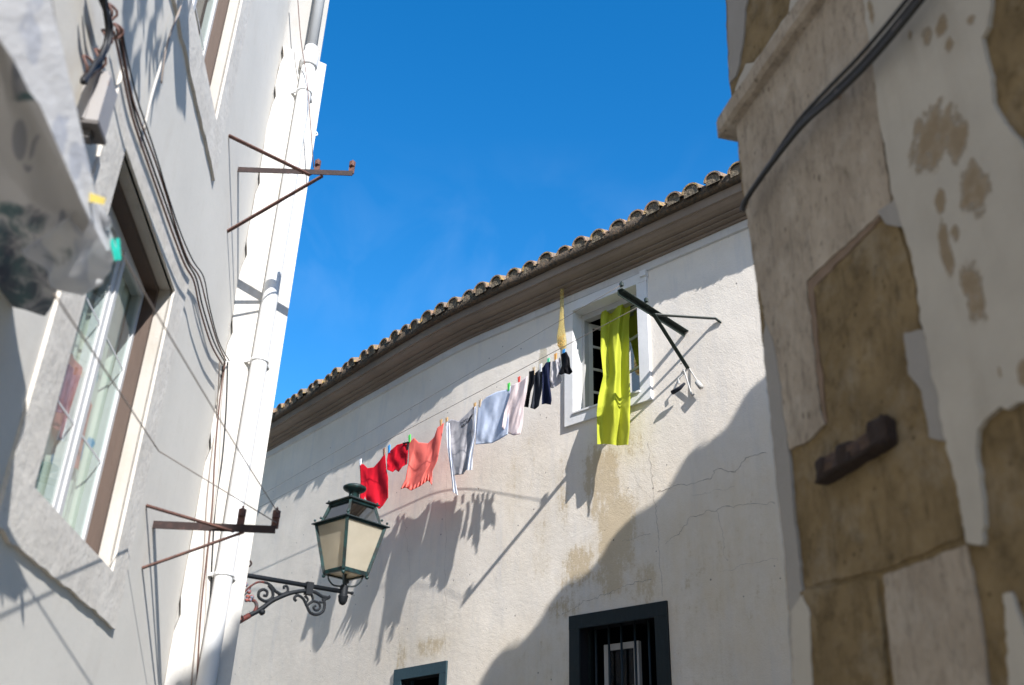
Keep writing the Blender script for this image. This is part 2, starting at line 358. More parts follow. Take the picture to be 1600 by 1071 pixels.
# wall grid with openings; fn(a,off,z)
def wall_grid(mb, fn, a0, a1, z0, z1, holes, step=.12, m=0, off=0., disp=0.):
    xs = set(np.arange(a0, a1, step).round(4)) | {a1}; zs = set(np.arange(z0, z1, step).round(4)) | {z1}
    for h in holes: xs |= {h[0], h[1]}; zs |= {h[2], h[3]}
    def clean(v, keep):
        v = sorted(v); out = []
        for x in v:
            if out and x-out[-1] < .03:
                if x in keep and out[-1] not in keep: out[-1] = x
                elif x in keep: out.append(x)
                continue
            out.append(x)
        return out
    xs = clean(xs, {h[i] for h in holes for i in (0, 1)} | {a1, a0}); zs = clean(zs, {h[i] for h in holes for i in (2, 3)} | {z1, z0})
    G = {}; info = []
    b = len(mb.v)
    for i, x in enumerate(xs):
        for j, z in enumerate(zs):
            p = fn(x, off, z); mb.v.append(tuple(p)); info.append((x, z))
    nz_ = len(zs)
    for i in range(len(xs)-1):
        for j in range(nz_-1):
            cx, cz = (xs[i]+xs[i+1])/2, (zs[j]+zs[j+1])/2
            if any(h[0] < cx < h[1] and h[2] < cz < h[3] for h in holes): continue
            mb.f.append((b+i*nz_+j, b+(i+1)*nz_+j, b+(i+1)*nz_+j+1, b+i*nz_+j+1)); mb.m.append(m)
    return info
def reveal(mb, fn, h, depth, m, o=0.):          # the four inner faces of an opening
    a0, a1, z0, z1 = h
    c = [(a0, z0), (a1, z0), (a1, z1), (a0, z1)]
    for i in range(4):
        (x, z), (x2, z2) = c[i], c[(i+1) % 4]
        mb.add([fn(x, o, z), fn(x2, o, z2), fn(x2, o-depth, z2), fn(x, o-depth, z)], [(0, 1, 2, 3)], m)
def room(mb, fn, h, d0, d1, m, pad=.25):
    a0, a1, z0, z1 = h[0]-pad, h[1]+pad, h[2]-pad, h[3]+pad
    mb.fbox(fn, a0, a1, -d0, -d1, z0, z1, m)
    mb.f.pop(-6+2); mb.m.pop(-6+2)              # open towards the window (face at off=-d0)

# ============================================================ LEFT HOUSE
HW1 = (3.11, 4.20, 2.57, 3.94); HW2 = (3.20, 4.28, 5.06, 6.45)
left = thing('rendered_house', 'pale grey rendered house with stone framed windows and white corner pier on the left', 'house', (pL[0], pL[1], 0))
ML = A(-1.627, 5.862, 0); oc = P_(.315, -.03, 0)
w_ = MB()
wall_grid(w_, L, -6, U0, 0, 12, [HW1, HW2], .4, 0)
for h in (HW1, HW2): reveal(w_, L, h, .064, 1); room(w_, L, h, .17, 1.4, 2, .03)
hd = az(-31)
far = oc+hd*6
for p, q, mm in ((P_(0, -.03, 0), oc, 3), (oc, far, 0), (far, L(16, -9, 0), 0), (L(16, -9, 0), L(-6, -9, 0), 0), (L(-6, -9, 0), L(-6, 0, 0), 0)):
    w_.add([p, q, q+UP*12, p+UP*12], [(0, 1, 2, 3)], mm)
w_.add([L(-6, 0, 12), L(U0, 0, 12), oc+UP*12, far+UP*12, L(16, -9, 12), L(-6, -9, 12)], [(0, 1, 2, 3, 4, 5)], 0)
obj('wall', w_, [M['grey_wall'], M['cream'], M['dark'], M['upper']], left)
# white corner pier with chipped inner edge
pr = MB(); zz = np.arange(0, 7.01, .1)
edge = [(.0+.012*N3((0, 0, z), 3.)+(.018 if N3((3, 1, z), 5.) > .25 else 0), z) for z in zz]
for i in range(len(edge)-1):
    (a, z0), (b, z1) = edge[i], edge[i+1]
    pr.hexa([P_(a, -.02, z0), P_(.345, -.02, z0), P_(.345, .012, z0), P_(a, .012, z0), P_(b, -.02, z1), P_(.345, -.02, z1), P_(.345, .012, z1), P_(b, .012, z1)])
pr.fbox(P_, .345, .36, -.3, .012, 0, 7.0)
obj('corner_pier', pr, M['pier'], left)
for x, y, z_o in ((384, 880, 0), (367, 966, 0), (491, 208, 0)):
    p0_ = oc + UP*0; zr = (EYE+ray(x, y)*(np.linalg.norm((oc-EYE)*A(1, 1, 0))/np.linalg.norm(ray(x, y)*A(1, 1, 0))))[2]
    c = P_(.365, -.02, zr); m = MB(); m.tube([c+(dP*math.cos(a)+UP*math.sin(a))*.018 for a in np.linspace(0, 2*math.pi, 13)], .006, 6, caps=False); m.tube([P_(.34, -.02, zr), c-dP*.016], .006, 6)
    obj('eye_ring', m, M['rustdark'] if y > 300 else M['pipe'], left, True)
def stone_surround(h, ml, mr, mb_, mt, fn, mat, parent, name='stone_surround', jag=.02, o1=.012):
    m = MB(); a0, a1, z0, z1 = h
    def jb(x0, x1, za, zb):
        m.fbox(fn, x0, x1, -.01, o1, za, zb)
    jb(a0-ml, a0, z0, z1); jb(a1, a1+mr, z0, z1)
    # sill with a rough lower edge, lintel with a rough upper one
    n = 22; xs = np.linspace(a0-ml, a1+mr, n)
    for i in range(n-1):
        l0, l1 = [z0-mb_+jag*N3((xs[k], 7, z0), 9)+(-.03 if 0 else 0) for k in (i, i+1)]
        m.hexa([fn(xs[i], -.01, l0), fn(xs[i+1], -.01, l1), fn(xs[i+1], o1+.003, l1), fn(xs[i], o1+.003, l0), fn(xs[i], -.01, z0), fn(xs[i+1], -.01, z0), fn(xs[i+1], o1+.003, z0), fn(xs[i], o1+.003, z0)])
        t0, t1 = [z1+mt+jag*N3((xs[k], 17, z1), 7) for k in (i, i+1)]
        m.hexa([fn(xs[i], -.01, z1), fn(xs[i+1], -.01, z1), fn(xs[i+1], o1, z1), fn(xs[i], o1, z1), fn(xs[i], -.01, t0), fn(xs[i+1], -.01, t1), fn(xs[i+1], o1, t1), fn(xs[i], o1, t0)])
    return obj(name, m, mat, parent)
stone_surround(HW1, .22, .22, .19, .21, L, M['lime'], left)
stone_surround(HW2, .22, .22, .23, .2, L, M['lime'], left)
def left_window(h):
    a0, a1, z0, z1 = h
    b = MB()      # brown box between stone and sash
    for x0, x1, za, zb in ((a0+.002, a0+.03, z0, z1), (a1-.03, a1-.002, z0, z1), (a0+.03, a1-.03, z1-.03, z1-.002), (a0+.03, a1-.03, z0+.002, z0+.02)):
        b.fbox(L, x0, x1, -.135, -.06, za, zb)
    win = obj('window', b, M['brownwood'], left)
    xm = (a0+a1)/2+.12
    fr = MB()
    for x0, x1, za, zb in ((a0+.03, a0+.06, z0+.02, z1-.03), (a1-.058, a1-.03, z0+.02, z1-.03), (a0+.06, a1-.058, z1-.08, z1-.03), (a0+.06, a1-.058, z0+.02, z0+.07)):
        fr.fbox(L, x0, x1, -.165, -.116, za, zb)
    obj('frame', fr, M['whitepaint'], win)
    ms = MB()
    for x0, x1, o in ((xm-.07, xm-.03, -.118), (xm-.03, xm+.005, -.108), (xm+.005, xm+.045, -.12)): ms.fbox(L, x0, x1, -.165, o, z0+.07, z1-.08)
    obj('mullion', ms, M['whitepaint'], win)
    for x0, x1 in ((a0+.06, xm-.07), (xm+.045, a1-.058)):
        p = MB(); p.fbox(L, x0, x1, -.128, -.125, z0+.07, z1-.08); obj('pane', p, M['pane'], win)
        for zq in (z0+.45, z0+.9):
            gb = MB(); gb.fbox(L, x0, x1, -.1245, -.1225, zq, zq+.010); obj('glazing_bar', gb, M['whitepaint'], win)
left_window(HW1); left_window(HW2)
# curtain with blotchy flowers, red cloth behind the lower window
def curtain_mat():
    m, t, s, o = mk('flowered_curtain'); v = coords(t)
    vo = nd(t, 'ShaderNodeTexVoronoi', Scale=7.5); t.links.new(v, vo.inputs['Vector'])
    blot = ramp(t, math_(t, 'ADD', vo.outputs['Distance'], math_(t, 'MULTIPLY', noise(t, v, 24, 4), .35)), .44, .50, (1, 1, 1, 1), (0, 0, 0, 1))
    cc = mix(t, ramp(t, noise(t, v, 6.5, 2), .45, .55), (.04, .26, .50), (.05, .38, .27))
    at = nd(t, 'ShaderNodeSeparateXYZ'); t.links.new(v, at.inputs[0])
    low = ramp(t, at.outputs['Z'], .80, .95, (1, 1, 1, 1), (0, 0, 0, 1))
    b = mix(t, noise(t, v, 4, 5), (.56, .60, .52), (.70, .72, .63))
    b = mix(t, math_(t, 'MULTIPLY', blot, math_(t, 'MULTIPLY', low, .85)), b, cc)
    t.links.new(b, s.inputs['Base Color']); s.inputs['Roughness'].default_value = .9; return m
M['flower'] = curtain_mat()
G = []
for z in np.linspace(2.5, 3.98, 14): G.append([L(u, -.175+.010*math.sin(u*32)+.006*math.sin(u*71+z*3), z) for u in np.linspace(3.13, 4.18, 60)])
tag(obj('curtain', MB().grid(G), M['flower'], None, True), 'pale curtain with blue and green flowers behind the lower left window', 'curtain')
G = []
for z in np.linspace(2.94, 3.24, 10): G.append([L(u, -.150+.006*math.sin(u*40+z*9), z+.03*math.sin(u*9)+(.035*N3((u*14, 2, 0), 1) if z < 2.95 else 0)) for u in np.linspace(3.50, 3.96, 30)])
M['redveil'] = fabric('faded_red_cloth', (.80, .30, .27), .4)
tag(obj('hanging_cloth', MB().grid(G), M['redveil'], None, True), 'faded red cloth hanging behind the glass of the lower left window', 'cloth')

# drainpipe on the pier
pipe_px = [(488, 52), (483, 75), (470, 209), (449, 336), (423, 425), (401, 574), (375, 724), (361, 799), (347, 995), (338, 1090)]
base = P_(.2, .07, 0)
pw = np.mean([(Ppx(x, y, .07)-pP).dot(dP) for x, y in pipe_px[1:-1]])
dp = thing('drainpipe', 'white painted drainpipe running down the corner pier of the grey house', 'drainpipe', tuple(P_(pw, .07, 0)))
pp = MB(); pp.tube([P_(pw, .07, z) for z in np.linspace(0, 6.9, 24)], .052, 14); obj('pipe', pp, M['pipe'], dp, True)
pp = MB(); pp.lathe(P_(pw, .07, 6.84), [(.06, 0), (.066, .01), (.066, .12), (.058, .14), (.05, .16), (.05, .2)], 14); obj('collar', pp, M['pipe'], dp, True)
pp = MB(); pp.tube([P_(pw, .07, z) for z in (7.0, 8.5, 11.5)], .042, 12); obj('upper_pipe', pp, M['galv'], dp, True)
for y, x in ((140, 470), (562, 398), (900, 352)):
    zc = Ppx(x, y, .1)[2]; c = MB(); c.lathe(P_(pw, .07, zc), [(.054, 0), (.06, .004), (.06, .022), (.054, .026)], 14)
    c.bar(P_(pw+.05, .06, zc+.012), P_(pw+.085, .01, zc+.012), .012, .02); c.bar(P_(pw-.05, .06, zc+.012), P_(pw-.08, .01, zc+.012), .012, .02)
    obj('pipe_clamp', c, M['pipe'], dp, False)

# laundry brackets
def angle(mb, p, q, w=.036, th=.006, flip=1):
    p, q = A(*p), A(*q); d = (q-p)/np.linalg.norm(q-p); x = np.cross(d, UP); x /= np.linalg.norm(x); y = np.cross(x, d)
    mb.bar(p+y*w/2, q+y*w/2, w, th, x); mb.bar(p+x*flip*w/2, q+x*flip*w/2, th, w, x)
def pulley(parent, p, mat, h=.085):
    m = MB(); m.bar(p+A(0, 0, .0), p+A(0, 0, h), .012, .035)
    m.lathe(p+A(0, 0, h*.85), [(.012, -.02), (.02, -.018), (.02, .018), (.012, .02)], 8)
    m.tube([p+A(0, -.022, h*.6), p+A(0, 0, h+.02), p+A(0, .022, h*.6)], .006, 5)
    obj('pulley', m, mat, parent)
def bracket(label, B, T, braces, mat, mat2, pulls, w=.036):
    o = thing('laundry_bracket', label, 'bracket', tuple(B))
    m = MB(); angle(m, B, T, w); obj('arm', m, mat, o)
    for a, f, bend in braces:
        q = B+(T-B)*f - UP*.012
        m = MB()
        if bend is not None: m.bar(a, bend, w*.75, .008); m.bar(bend, q, w*.75, .008)
        else: m.bar(a, q, w*.75, .008)
        obj('brace', m, mat2, o)
    for f in pulls: pulley(o, B+(T-B)*f+UP*.012, mat2)
    return o
def tipL(b, t, ln=.71):
    B = Lpx(*b); T = along(B+nL*0, nL, *t); r = ray(*t); k = (B+nL*ln-EYE).dot(r); return B, EYE+r*k
B1, T1 = tipL((372, 268), (551, 274), .70)
bracket('upper rusty iron laundry bracket on the grey house, standing out against the blue sky', B1, T1, [(Lpx(357, 212), .63, None), (Lpx(355, 362), .74, None)], M['rustdark'], M['rust'], (.68, .985))
B2, T2 = tipL((240, 822), (431, 830), .62)
bracket('lower rusty iron laundry bracket on the grey house, above the street lantern', B2, T2, [(Lpx(228, 790), .66, None), (Lpx(222, 888), .74, None)], M['rustdark'], M['rust'], (.70, .985))

# cables and junction box on the left wall
def lcable(name, pts, r, mat, label, off=.025, cat='cable', group=None, pier=False, jit=.0):
    P3 = [(Lpx(x, y, off) if (x_p := (Lpx(x, y, 0)-pL).dot(dL)) < U0-.02 else Ppx(x, y, off)) for x, y in pts]
    m = MB(); m.tube(smooth_line(P3, 5), r, 6); return tag(obj(name, m, mat, None, True), label, cat, group)
cb = thing('cable_bundle', 'thick black cable bundle coming down the grey house into the junction box', 'cable', tuple(Lpx(140, 130)))
for k in range(5):
    j = lambda: rng.uniform(-3.5, 3.5)
    m = MB(); m.tube(smooth_line([Lpx(x+j(), y+j(), .04+.008*k) for x, y in [(150, -60), (158, -10), (166, 22), (171, 45), (168, 70), (160, 88), (152, 100), (141, 112), (132, 128)]], 5), .0085, 6); obj('cable', m, M['black'], cb, True)
for x, y, rr in ((174, 20, .028), (166, 62, .03), (155, 95, .036), (137, 107, .038), (184, 50, .026)):
    c = Lpx(x, y, .055); t = [c+(dL*math.cos(a)+UP*math.sin(a))*rr+nL*.012*math.sin(2*a) for a in np.linspace(0, 2*math.pi, 13)]
    m = MB(); m.tube(t, .005, 5, caps=False); obj('cable_ring', m, M['brownwire'], cb, True)
bx = thing('junction_box', 'small weathered metal junction box hanging on the grey wall beside the bed sheet', 'junction box', tuple(Lpx(140, 190)))
q = [Lpx(x, y, .01) for x, y in ((118, 196), (146, 206), (163, 150), (140, 122))]
m = MB(); a = L(2.66, .01, 3.62)
u0b, z0b = 2.63, 3.60
m.fbox(L, 2.61, 2.71, .01, .085, 3.66, 3.86); m.fbox(L, 2.600, 2.61, .03, .045, 3.66, 3.86); m.fbox(L, 2.63, 2.69, .02, .07, 3.86, 3.89); obj('case', m, M['boxm'], bx)
m = MB(); m.fbox(L, 2.605, 2.715, .008, .09, 3.645, 3.66); m.fbox(L, 2.64, 2.68, .03, .06, 3.615, 3.645); obj('gland', m, M['boxd'], bx)
run = [(182, 45), (190, 88), (203, 150), (215, 190), (236, 250), (254, 305), (275, 368), (292, 410), (308, 436), (318, 480), (334, 535), (350, 566)]
for k, (dx, dy, mt, r) in enumerate(((0, 0, 'black', .0047), (4, -2, 'brownwire', .0043), (9, -2, 'black', .0036), (-4, 4, 'brownwire', .0050))):
    lcable('cable', [(x+dx+1.5*math.sin(i*1.3+k*2), y+dy) for i, (x, y) in enumerate(run)], r, M[mt],
           ('black cable nearest the lower window lintel, running over its top edge', 'thin brown cable beside the black one over the lintel', 'outermost black cable curving over the lintel to the pier', 'thickest brown cable lying on the stone lintel')[k], .03+.006*k, group='cables over the lintel')
down = [(349, 566), (343, 640), (337, 720), (330, 790), (322, 880), (316, 960), (306, 1080)]
for k in range(4):
    o_ = (-6, 0, 5, 9)[k]
    lcable('cable', [(x+o_+2.2*math.sin(i*1.9+k*1.7), y) for i, (x, y) in enumerate(down)], .0042, M[('wire', 'brownwire', 'palewire', 'black')[k]],
           ('grey wire hanging down the pier, leftmost of the four', 'brown wire hanging down the pier, second from the left', 'pale wire hanging down the pier, third from the left', 'black wire hanging down the pier beside the drainpipe')[k], .02, group='wires down the corner pier')
lcable('cord', [(292, -20), (283, 10), (268, 50), (252, 100), (237, 150), (225, 203)], .006, M['palewire'], 'loose pale cord slanting down the wall above the lower window', .03, 'cord')
lcable('cord', [(283, 10), (264, 60), (256, 98), (252, 130)], .004, M['wire'], 'short grey cord end dangling beside the pale cord', .05, 'cord')
lcable('wire', [(464, -20), (470, 60), (480, 130), (490, 262)], .0035, M['brownwire'], 'thin dark wire dropping past the drainpipe to the upper bracket', .14, 'wire')

# ============================================================ WHITE HOUSE
white = thing('white_house', 'old white plastered house with tiled roof and stained wall across the lane', 'house', tuple(pC))
UW = (4.98, 5.83, 5.56, 6.76); DW = (4.93, 5.77, 2.0, 3.385); LW = (7.655, 8.345, 2.0, 3.155)
mb = MB(); A0, A1 = 1.5, 17.
info = wall_grid(mb, Mw, A0, A1, 0, 7.22, [UW, DW, LW], .06, 0)
nv = len(info)
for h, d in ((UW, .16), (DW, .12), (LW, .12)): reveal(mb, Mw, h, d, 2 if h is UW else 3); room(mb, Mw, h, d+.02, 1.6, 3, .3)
# cracks: thin ragged ribbons 2 mm proud
def crack(px, w=.006):
    P3 = []
    for i in range(len(px)-1):
        for t in np.linspace(0, 1, 14)[:-1]:
            x = px[i][0]*(1-t)+px[i+1][0]*t; y = px[i][1]*(1-t)+px[i+1][1]*t
            P3.append((x+4*N3((x*.08, y*.08, 3), 1)+2.5*N3((x*.3, y*.3, 9), 1), y+4*N3((x*.08, y*.08, 13), 1)+2.5*N3((x*.3, y*.3, 19), 1)))
    for i in range(len(P3)-1):
        a, b = Mpx(*P3[i], .002), Mpx(*P3[i+1], .002); d = b-a; d /= np.linalg.norm(d)+1e-9; s_ = np.cross(d, nM)
        wa, wb = [w*(.35+abs(N3((k*.37, 2, px[0][0]), 1))*1.6)*.38 for k in (i, i+1)]
        mb.add([a-s_*wa, b-s_*wb, b+s_*wb, a+s_*wa], [(0, 1, 2, 3)], 1)
crack([(1013, 690), (1020, 760), (1025, 800), (1029, 850), (1036, 936)], .007)
crack([(1027, 770), (1060, 757), (1085, 756), (1112, 747), (1118, 733), (1148, 738), (1165, 715), (1200, 706)], .009)
crack([(1040, 850), (1065, 828), (1080, 808), (1120, 796), (1165, 788), (1215, 787)], .007)
crack([(878, 962), (897, 952), (912, 940), (945, 930), (975, 916), (1020, 905)], .007)
crack([(1121, 797), (1128, 830), (1133, 870), (1138, 880)], .004)
crack([(1131, 893), (1175, 880), (1218, 872)], .004)
crack([(975, 845), (1000, 838), (1020, 834)], .005)
crack([(985, 735), (1003, 765), (1020, 780)], .004)
crack([(697, 690), (697, 780), (696, 900), (695, 1075)], .004)
crack([(628, 790), (633, 830), (640, 870), (642, 960)], .003)
crack([(622, 990), (625, 1010), (627, 1040)], .004)
crack([(825, 482), (835, 495), (842, 500)], .006)
crack([(1080, 775), (1110, 770), (1150, 762)], .003)
wall = obj('wall', mb, [M['mid'], M['crack'], M['trim'], M['dark']], white)
stains = [(1130, 900, 110, 110, .42), (1160, 760, 60, 60, .33), (850, 1040, 70, 60, .36), (1090, 1030, 90, 80, .36), (760, 880, 60, 90, .22), (940, 745, 28, 55, .75), (962, 830, 30, 60, .85), (1000, 800, 14, 60, .35), (905, 885, 26, 34, .75), (955, 885, 22, 45, .8), (1008, 912, 22, 34, .65), (878, 770, 12, 60, .48), (845, 850, 16, 60, .45),
          (880, 950, 26, 22, .6), (950, 928, 60, 12, .5), (1165, 815, 50, 30, .25), (1120, 880, 70, 60, .1), (672, 1012, 26, 18, .62), (627, 1030, 8, 30, .6), (805, 760, 16, 60, .42), (830, 720, 14, 60, .34), (1180, 940, 40, 60, .16),
          (990, 690, 22, 50, .5), (1026, 720, 6, 60, .35), (1036, 1000, 8, 50, .5), (880, 1040, 10, 50, .3), (700, 1010, 12, 30, .3)]
sm = [(800, 470, 40, 14, .28), (745, 500, 60, 18, .26), (690, 545, 60, 16, .22), (1130, 365, 40, 10, .35), (1080, 395, 50, 8, .3), (620, 625, 60, 14, .2), (560, 640, 60, 14, .18), (450, 720, 40, 20, .15), (965, 660, 20, 30, .1), (1050, 380, 40, 8, .25)]
def field(lst, base=0.):
    C = []
    for x, y, rx, ry, a in lst:
        u, z = Mwz(x, y); u1, _ = Mwz(x-rx, y); _, z1 = Mwz(x, y-ry); C.append((u, z, abs(u1-u)+1e-3, abs(z1-z)+1e-3, a))
    C = np.array(C); I = np.array(info); out = np.full(len(I), base)
    for u, z, ru, rz, a in C: out = np.maximum(out, 1.35*a*np.exp(-.5*(np.maximum(0, np.abs((I[:, 0]-u)/ru)-.35)**2+np.maximum(0, np.abs((I[:, 1]-z)/rz)-.35)**2)*2.2)+base)
    return out
me = wall.data
tints = [(1130, 880, 120, 150, .55), (850, 1040, 90, 60, .42), (1000, 860, 60, 120, .35), (1180, 700, 60, 60, .3), (950, 740, 50, 60, .25), (660, 1000, 60, 40, .25), (830, 800, 40, 90, .15)]  # warm ochre tint; also colours the shaded lower wall as by bounced light
for nm, lst, bs in (('stain', stains, -.28), ('smudge', sm, -.3), ('tint', tints, 0.)):
    a = me.attributes.new(nm, 'FLOAT', 'POINT'); vals = np.full(len(me.vertices), min(bs, 0)-(.7 if bs else 0)); vals[:nv] = field(lst, bs); a.data.foreach_set('value', vals)
# body behind
bd = MB()
for w0, w1 in ((A0, A0), (A1, A1)): bd.add([Mw(w0, 0, 0), Mw(w0, -8, 0), Mw(w0, -8, 7.2), Mw(w0, 0, 7.2)], [(0, 1, 2, 3)])
bd.add([Mw(A0, -8, 0), Mw(A1, -8, 0), Mw(A1, -8, 7.2), Mw(A0, -8, 7.2)], [(0, 1, 2, 3)])
obj('side_wall', bd, M['trim'], white)
def sweep(prof, a0, a1, step, m=0):
    ws = [w for w in np.arange(a0, a1+1e-6, step)]
    mb_ = MB(); mb_.grid([[Mw(w, o+.004*N3((w, z, 1), 2.), z+.006*N3((w, 5, z*3), 1.5)) for o, z in prof] for w in ws], m); return mb_
obj('frieze', sweep([(-.01, 6.875), (.025, 6.885), (.028, 6.97), (-.01, 6.985)], A0, A1, .15), M['frieze'], white)
obj('cornice', sweep([(-.01, 6.965), (.055, 6.968), (.056, 6.992), (.050, 6.997), (.112, 6.999), (.113, 7.014), (.106, 7.02), (.165, 7.022), (.166, 7.036), (.158, 7.042), (.20, 7.046), (.24, 7.06), (.272, 7.085), (.276, 7.095), (.30, 7.097), (.302, 7.19), (.26, 7.21), (-.01, 7.215)], A0, A1, .15), M['cornice'], white)
# roof: mortar bed at the eave, barrel tiles over channel tiles
SL = math.tan(math.radians(21)); rf = MB()
rf.grid([[Mw(w, .29, 7.195), Mw(w, .35+.006*N3((w, 0, 0), 6), 7.193+.008*N3((w, 1, 1), 9)), Mw(w, .364+.010*N3((w, 3, 0), 7), 7.225+.01*N3((w, 1, 1), 9)), Mw(w, .362+.012*N3((w, 6, 0), 9), 7.29+.012*N3((w, 8, 1), 9)), Mw(w, .30, 7.31), Mw(w, -.2, 7.255+.53*SL), Mw(w, -4.5, 7.255+4.83*SL)] for w in np.arange(A0, A1, .045)], 1)
pitch = .24
def halfpipe(w, r0, r1, up, o0, o1, zc, seg=7, th=.018):
    G = []
    for o, r in ((o0, r0), (o1, r1)):
        for sgn in (0,):
            G.append([Mw(w+math.cos(t)*r*1.0, o, zc+(.36-o)*SL+up*math.sin(t)*r) for t in np.linspace(0, math.pi, seg)])
    Gi = []
    for o, r in ((o0, r0-th), (o1, r1-th)):
        Gi.append([Mw(w+math.cos(t)*r, o, zc+(.36-o)*SL+up*math.sin(t)*r) for t in np.linspace(0, math.pi, seg)])
    rf.grid(G, 0); rf.grid(Gi, 0); rf.grid([G[0], Gi[0]], 0)
    return Gi[0]
w = A0+.1; k = 0
while w < A1-.2:
    jw, jo, jz = rng.uniform(-.016, .016), rng.uniform(-.03, .03), rng.uniform(-.012, .012)
    for c in range(9):
        o0 = .395+jo-c*.36
        rim = halfpipe(w+jw+(rng.uniform(-.006, .006) if c else 0), (.104 if c else rng.uniform(.094, .112)), .082, 1, o0, o0-.42, 7.285+jz, 9)
        if c == 0:     # mortar plug in the mouth of the cover tile
            q = [p-path(w)[1]*rng.uniform(.012, .03) for p in rim]; q += [q[-1]-UP*.035, q[0]-UP*.035]; rf.add(q, [tuple(range(len(q)))], 2)
        if c < 4: halfpipe(w+jw+pitch/2, .075, .09, -1, o0-.06, o0-.42, 7.325+jz, 8)
    w += pitch+rng.uniform(-.006, .006); k += 1
obj('roof', rf, [M['tile'], M['undertile'], M['tileend']], white, True)
# upper window
m = MB(); a0, a1, z0, z1 = UW
m.fbox(Mw, a0-.125, a0-.001, -.01, .03, z0-.13, z1); m.fbox(Mw, a1+.001, a1+.115, -.01, .03, z0-.13, z1); m.fbox(Mw, a0, a1, -.01, .03, z0-.13, z0-.001)
m.fbox(Mw, a0-.13, a1+.12, -.01, .033, z1+.001, 6.872); m.fbox(Mw, a0-.14, a0-.07, .0, .06, z1+.05, 6.874); m.fbox(Mw, a0, a1, .03, .045, z0-.02, z0-.001)
obj('window_surround', m, M['trim'], white)
m = MB()
for x0, x1, za, zb in ((a0, a0+.04, z0, z1), (a1-.04, a1, z0, z1), (a0+.04, a1-.04, z1-.07, z1), (a0+.04, a1-.04, z0, z0+.03)): m.fbox(Mw, x0+.001, x1-.001, -.2, -.12, za+.001, zb-.001)
uwin = obj('window', m, M['graysash'], white)
def casement(hinge, ang, wd, mat, parent, z0, z1, off, sgn, rows=3):
    # leaf swung into the room about a vertical hinge
    ca, sa = math.cos(math.radians(ang)), math.sin(math.radians(ang))
    fn = lambda x, y, z: Mw(hinge+sgn*(x*ca - y*sa), off-(x*sa + y*ca), z)
    fr = MB(); t = .045
    fr.fbox(fn, 0, t, 0, .03, z0, z1); fr.fbox(fn, wd-t, wd, 0, .03, z0, z1); fr.fbox(fn, t, wd-t, 0, .03, z1-t, z1); fr.fbox(fn, t, wd-t, 0, .03, z0, z0+t)
    for k in range(1, rows): zq = z0+(z1-z0)*k/rows; fr.fbox(fn, t, wd-t, .005, .025, zq-.013, zq+.013)
    o = obj('casement', fr, mat, parent); p = MB(); p.fbox(fn, t, wd-t, .013, .017, z0+t, z1-t); obj('pane', p, M['darkpane'], o)
casement(a1-.045, 66, .36, M['graysash'], uwin, z0+.04, z1-.08, -.19, -1, 4)
casement(a0+.042, 14, .40, M['greensash'], uwin, z0+.035, z1-.075, -.165, 1, 3)
# barred window
def dark_window(h, mat, wl, wr, top, bars, sash):
    a0, a1, z0, z1 = h; m = MB()
    m.fbox(Mw, a0-wl, a0, -.02, .02, z0, z1); m.fbox(Mw, a1, a1+wr, -.02, .02, z0, z1); m.fbox(Mw, a0-wl, a1+wr, -.02, .023, z1, z1+top)
    m.fbox(Mw, a0, a0+.03, -.14, -.1, z0, z1); m.fbox(Mw, a1-.03, a1, -.14, -.1, z0, z1)
    o = obj('window', m, mat, white)
    for w_b in bars:
        b = MB(); b.tube([Mw(w_b, -.045, z0), Mw(w_b, -.045, z1)], .011, 8); obj('bar', b, M['dgreen'], o, True)
    if sash:
        x0, x1, zt, zm = sash; s_ = MB(); t = .055
        s_.fbox(Mw, x0, x0+t, -.2, -.16, z0, zt); s_.fbox(Mw, x1-t, x1, -.2, -.16, z0, zt); s_.fbox(Mw, x0+t, x1-t, -.2, -.16, zt-t, zt); s_.fbox(Mw, x0+t, x1-t, -.195, -.165, zm-.018, zm+.018)
        c = obj('casement', s_, M['graysash'], o); p = MB(); p.fbox(Mw, x0+t, x1-t, -.183, -.178, z0, zt-t); obj('pane', p, M['darkpane'], c)
    return o
dark_window(DW, M['dgreen'], .135, .125, .125, (5.04, 5.19, 5.34, 5.48, 5.63), (5.24, 5.63, 3.25, 2.86))
dark_window(LW, M['bluegreen'], .105, .14, .115, (), (7.9, 8.3, 3.05, 2.6))

# lime curtain hanging out of the upper window
def coons(top, right, bottom, left, nx, ny):
    def res(pl, n):
        pl = np.array(pl, float); s_ = np.r_[0, np.cumsum(np.linalg.norm(np.diff(pl, axis=0), axis=1))]; s_ /= s_[-1]
        t = np.linspace(0, 1, n); return np.stack([np.interp(t, s_, pl[:, i]) for i in range(pl.shape[1])], 1)
    T, B, Lf, Rt = res(top, nx), res(bottom, nx), res(left, ny), res(right, ny)
    s_ = np.linspace(0, 1, nx)[None, :, None]; t = np.linspace(0, 1, ny)[:, None, None]
    return (1-t)*T[None]+t*B[None]+(1-s_)*Lf[:, None]+s_*Rt[:, None]-((1-t)*(1-s_)*T[0]+(1-t)*s_*T[-1]+t*(1-s_)*B[0]+t*s_*B[-1])
zc = lambda X, Y: (860+X/3.825, 420+Y/3.825)
top = [zc(*p) for p in ((300, 262), (345, 240), (400, 225), (480, 192))]; bot = [zc(*p) for p in ((280, 1050), (330, 1048), (375, 1052), (400, 1058), (465, 1052))]
lef = [zc(*p) for p in ((300, 262), (301, 490), (316, 640), (288, 760), (277, 860), (280, 1050))]; rig = [zc(*p) for p in ((480, 192), (470, 330), (472, 600), (478, 760), (474, 960), (465, 1052))]
C2 = coons(top, rig, bot, lef, 64, 90); G = []
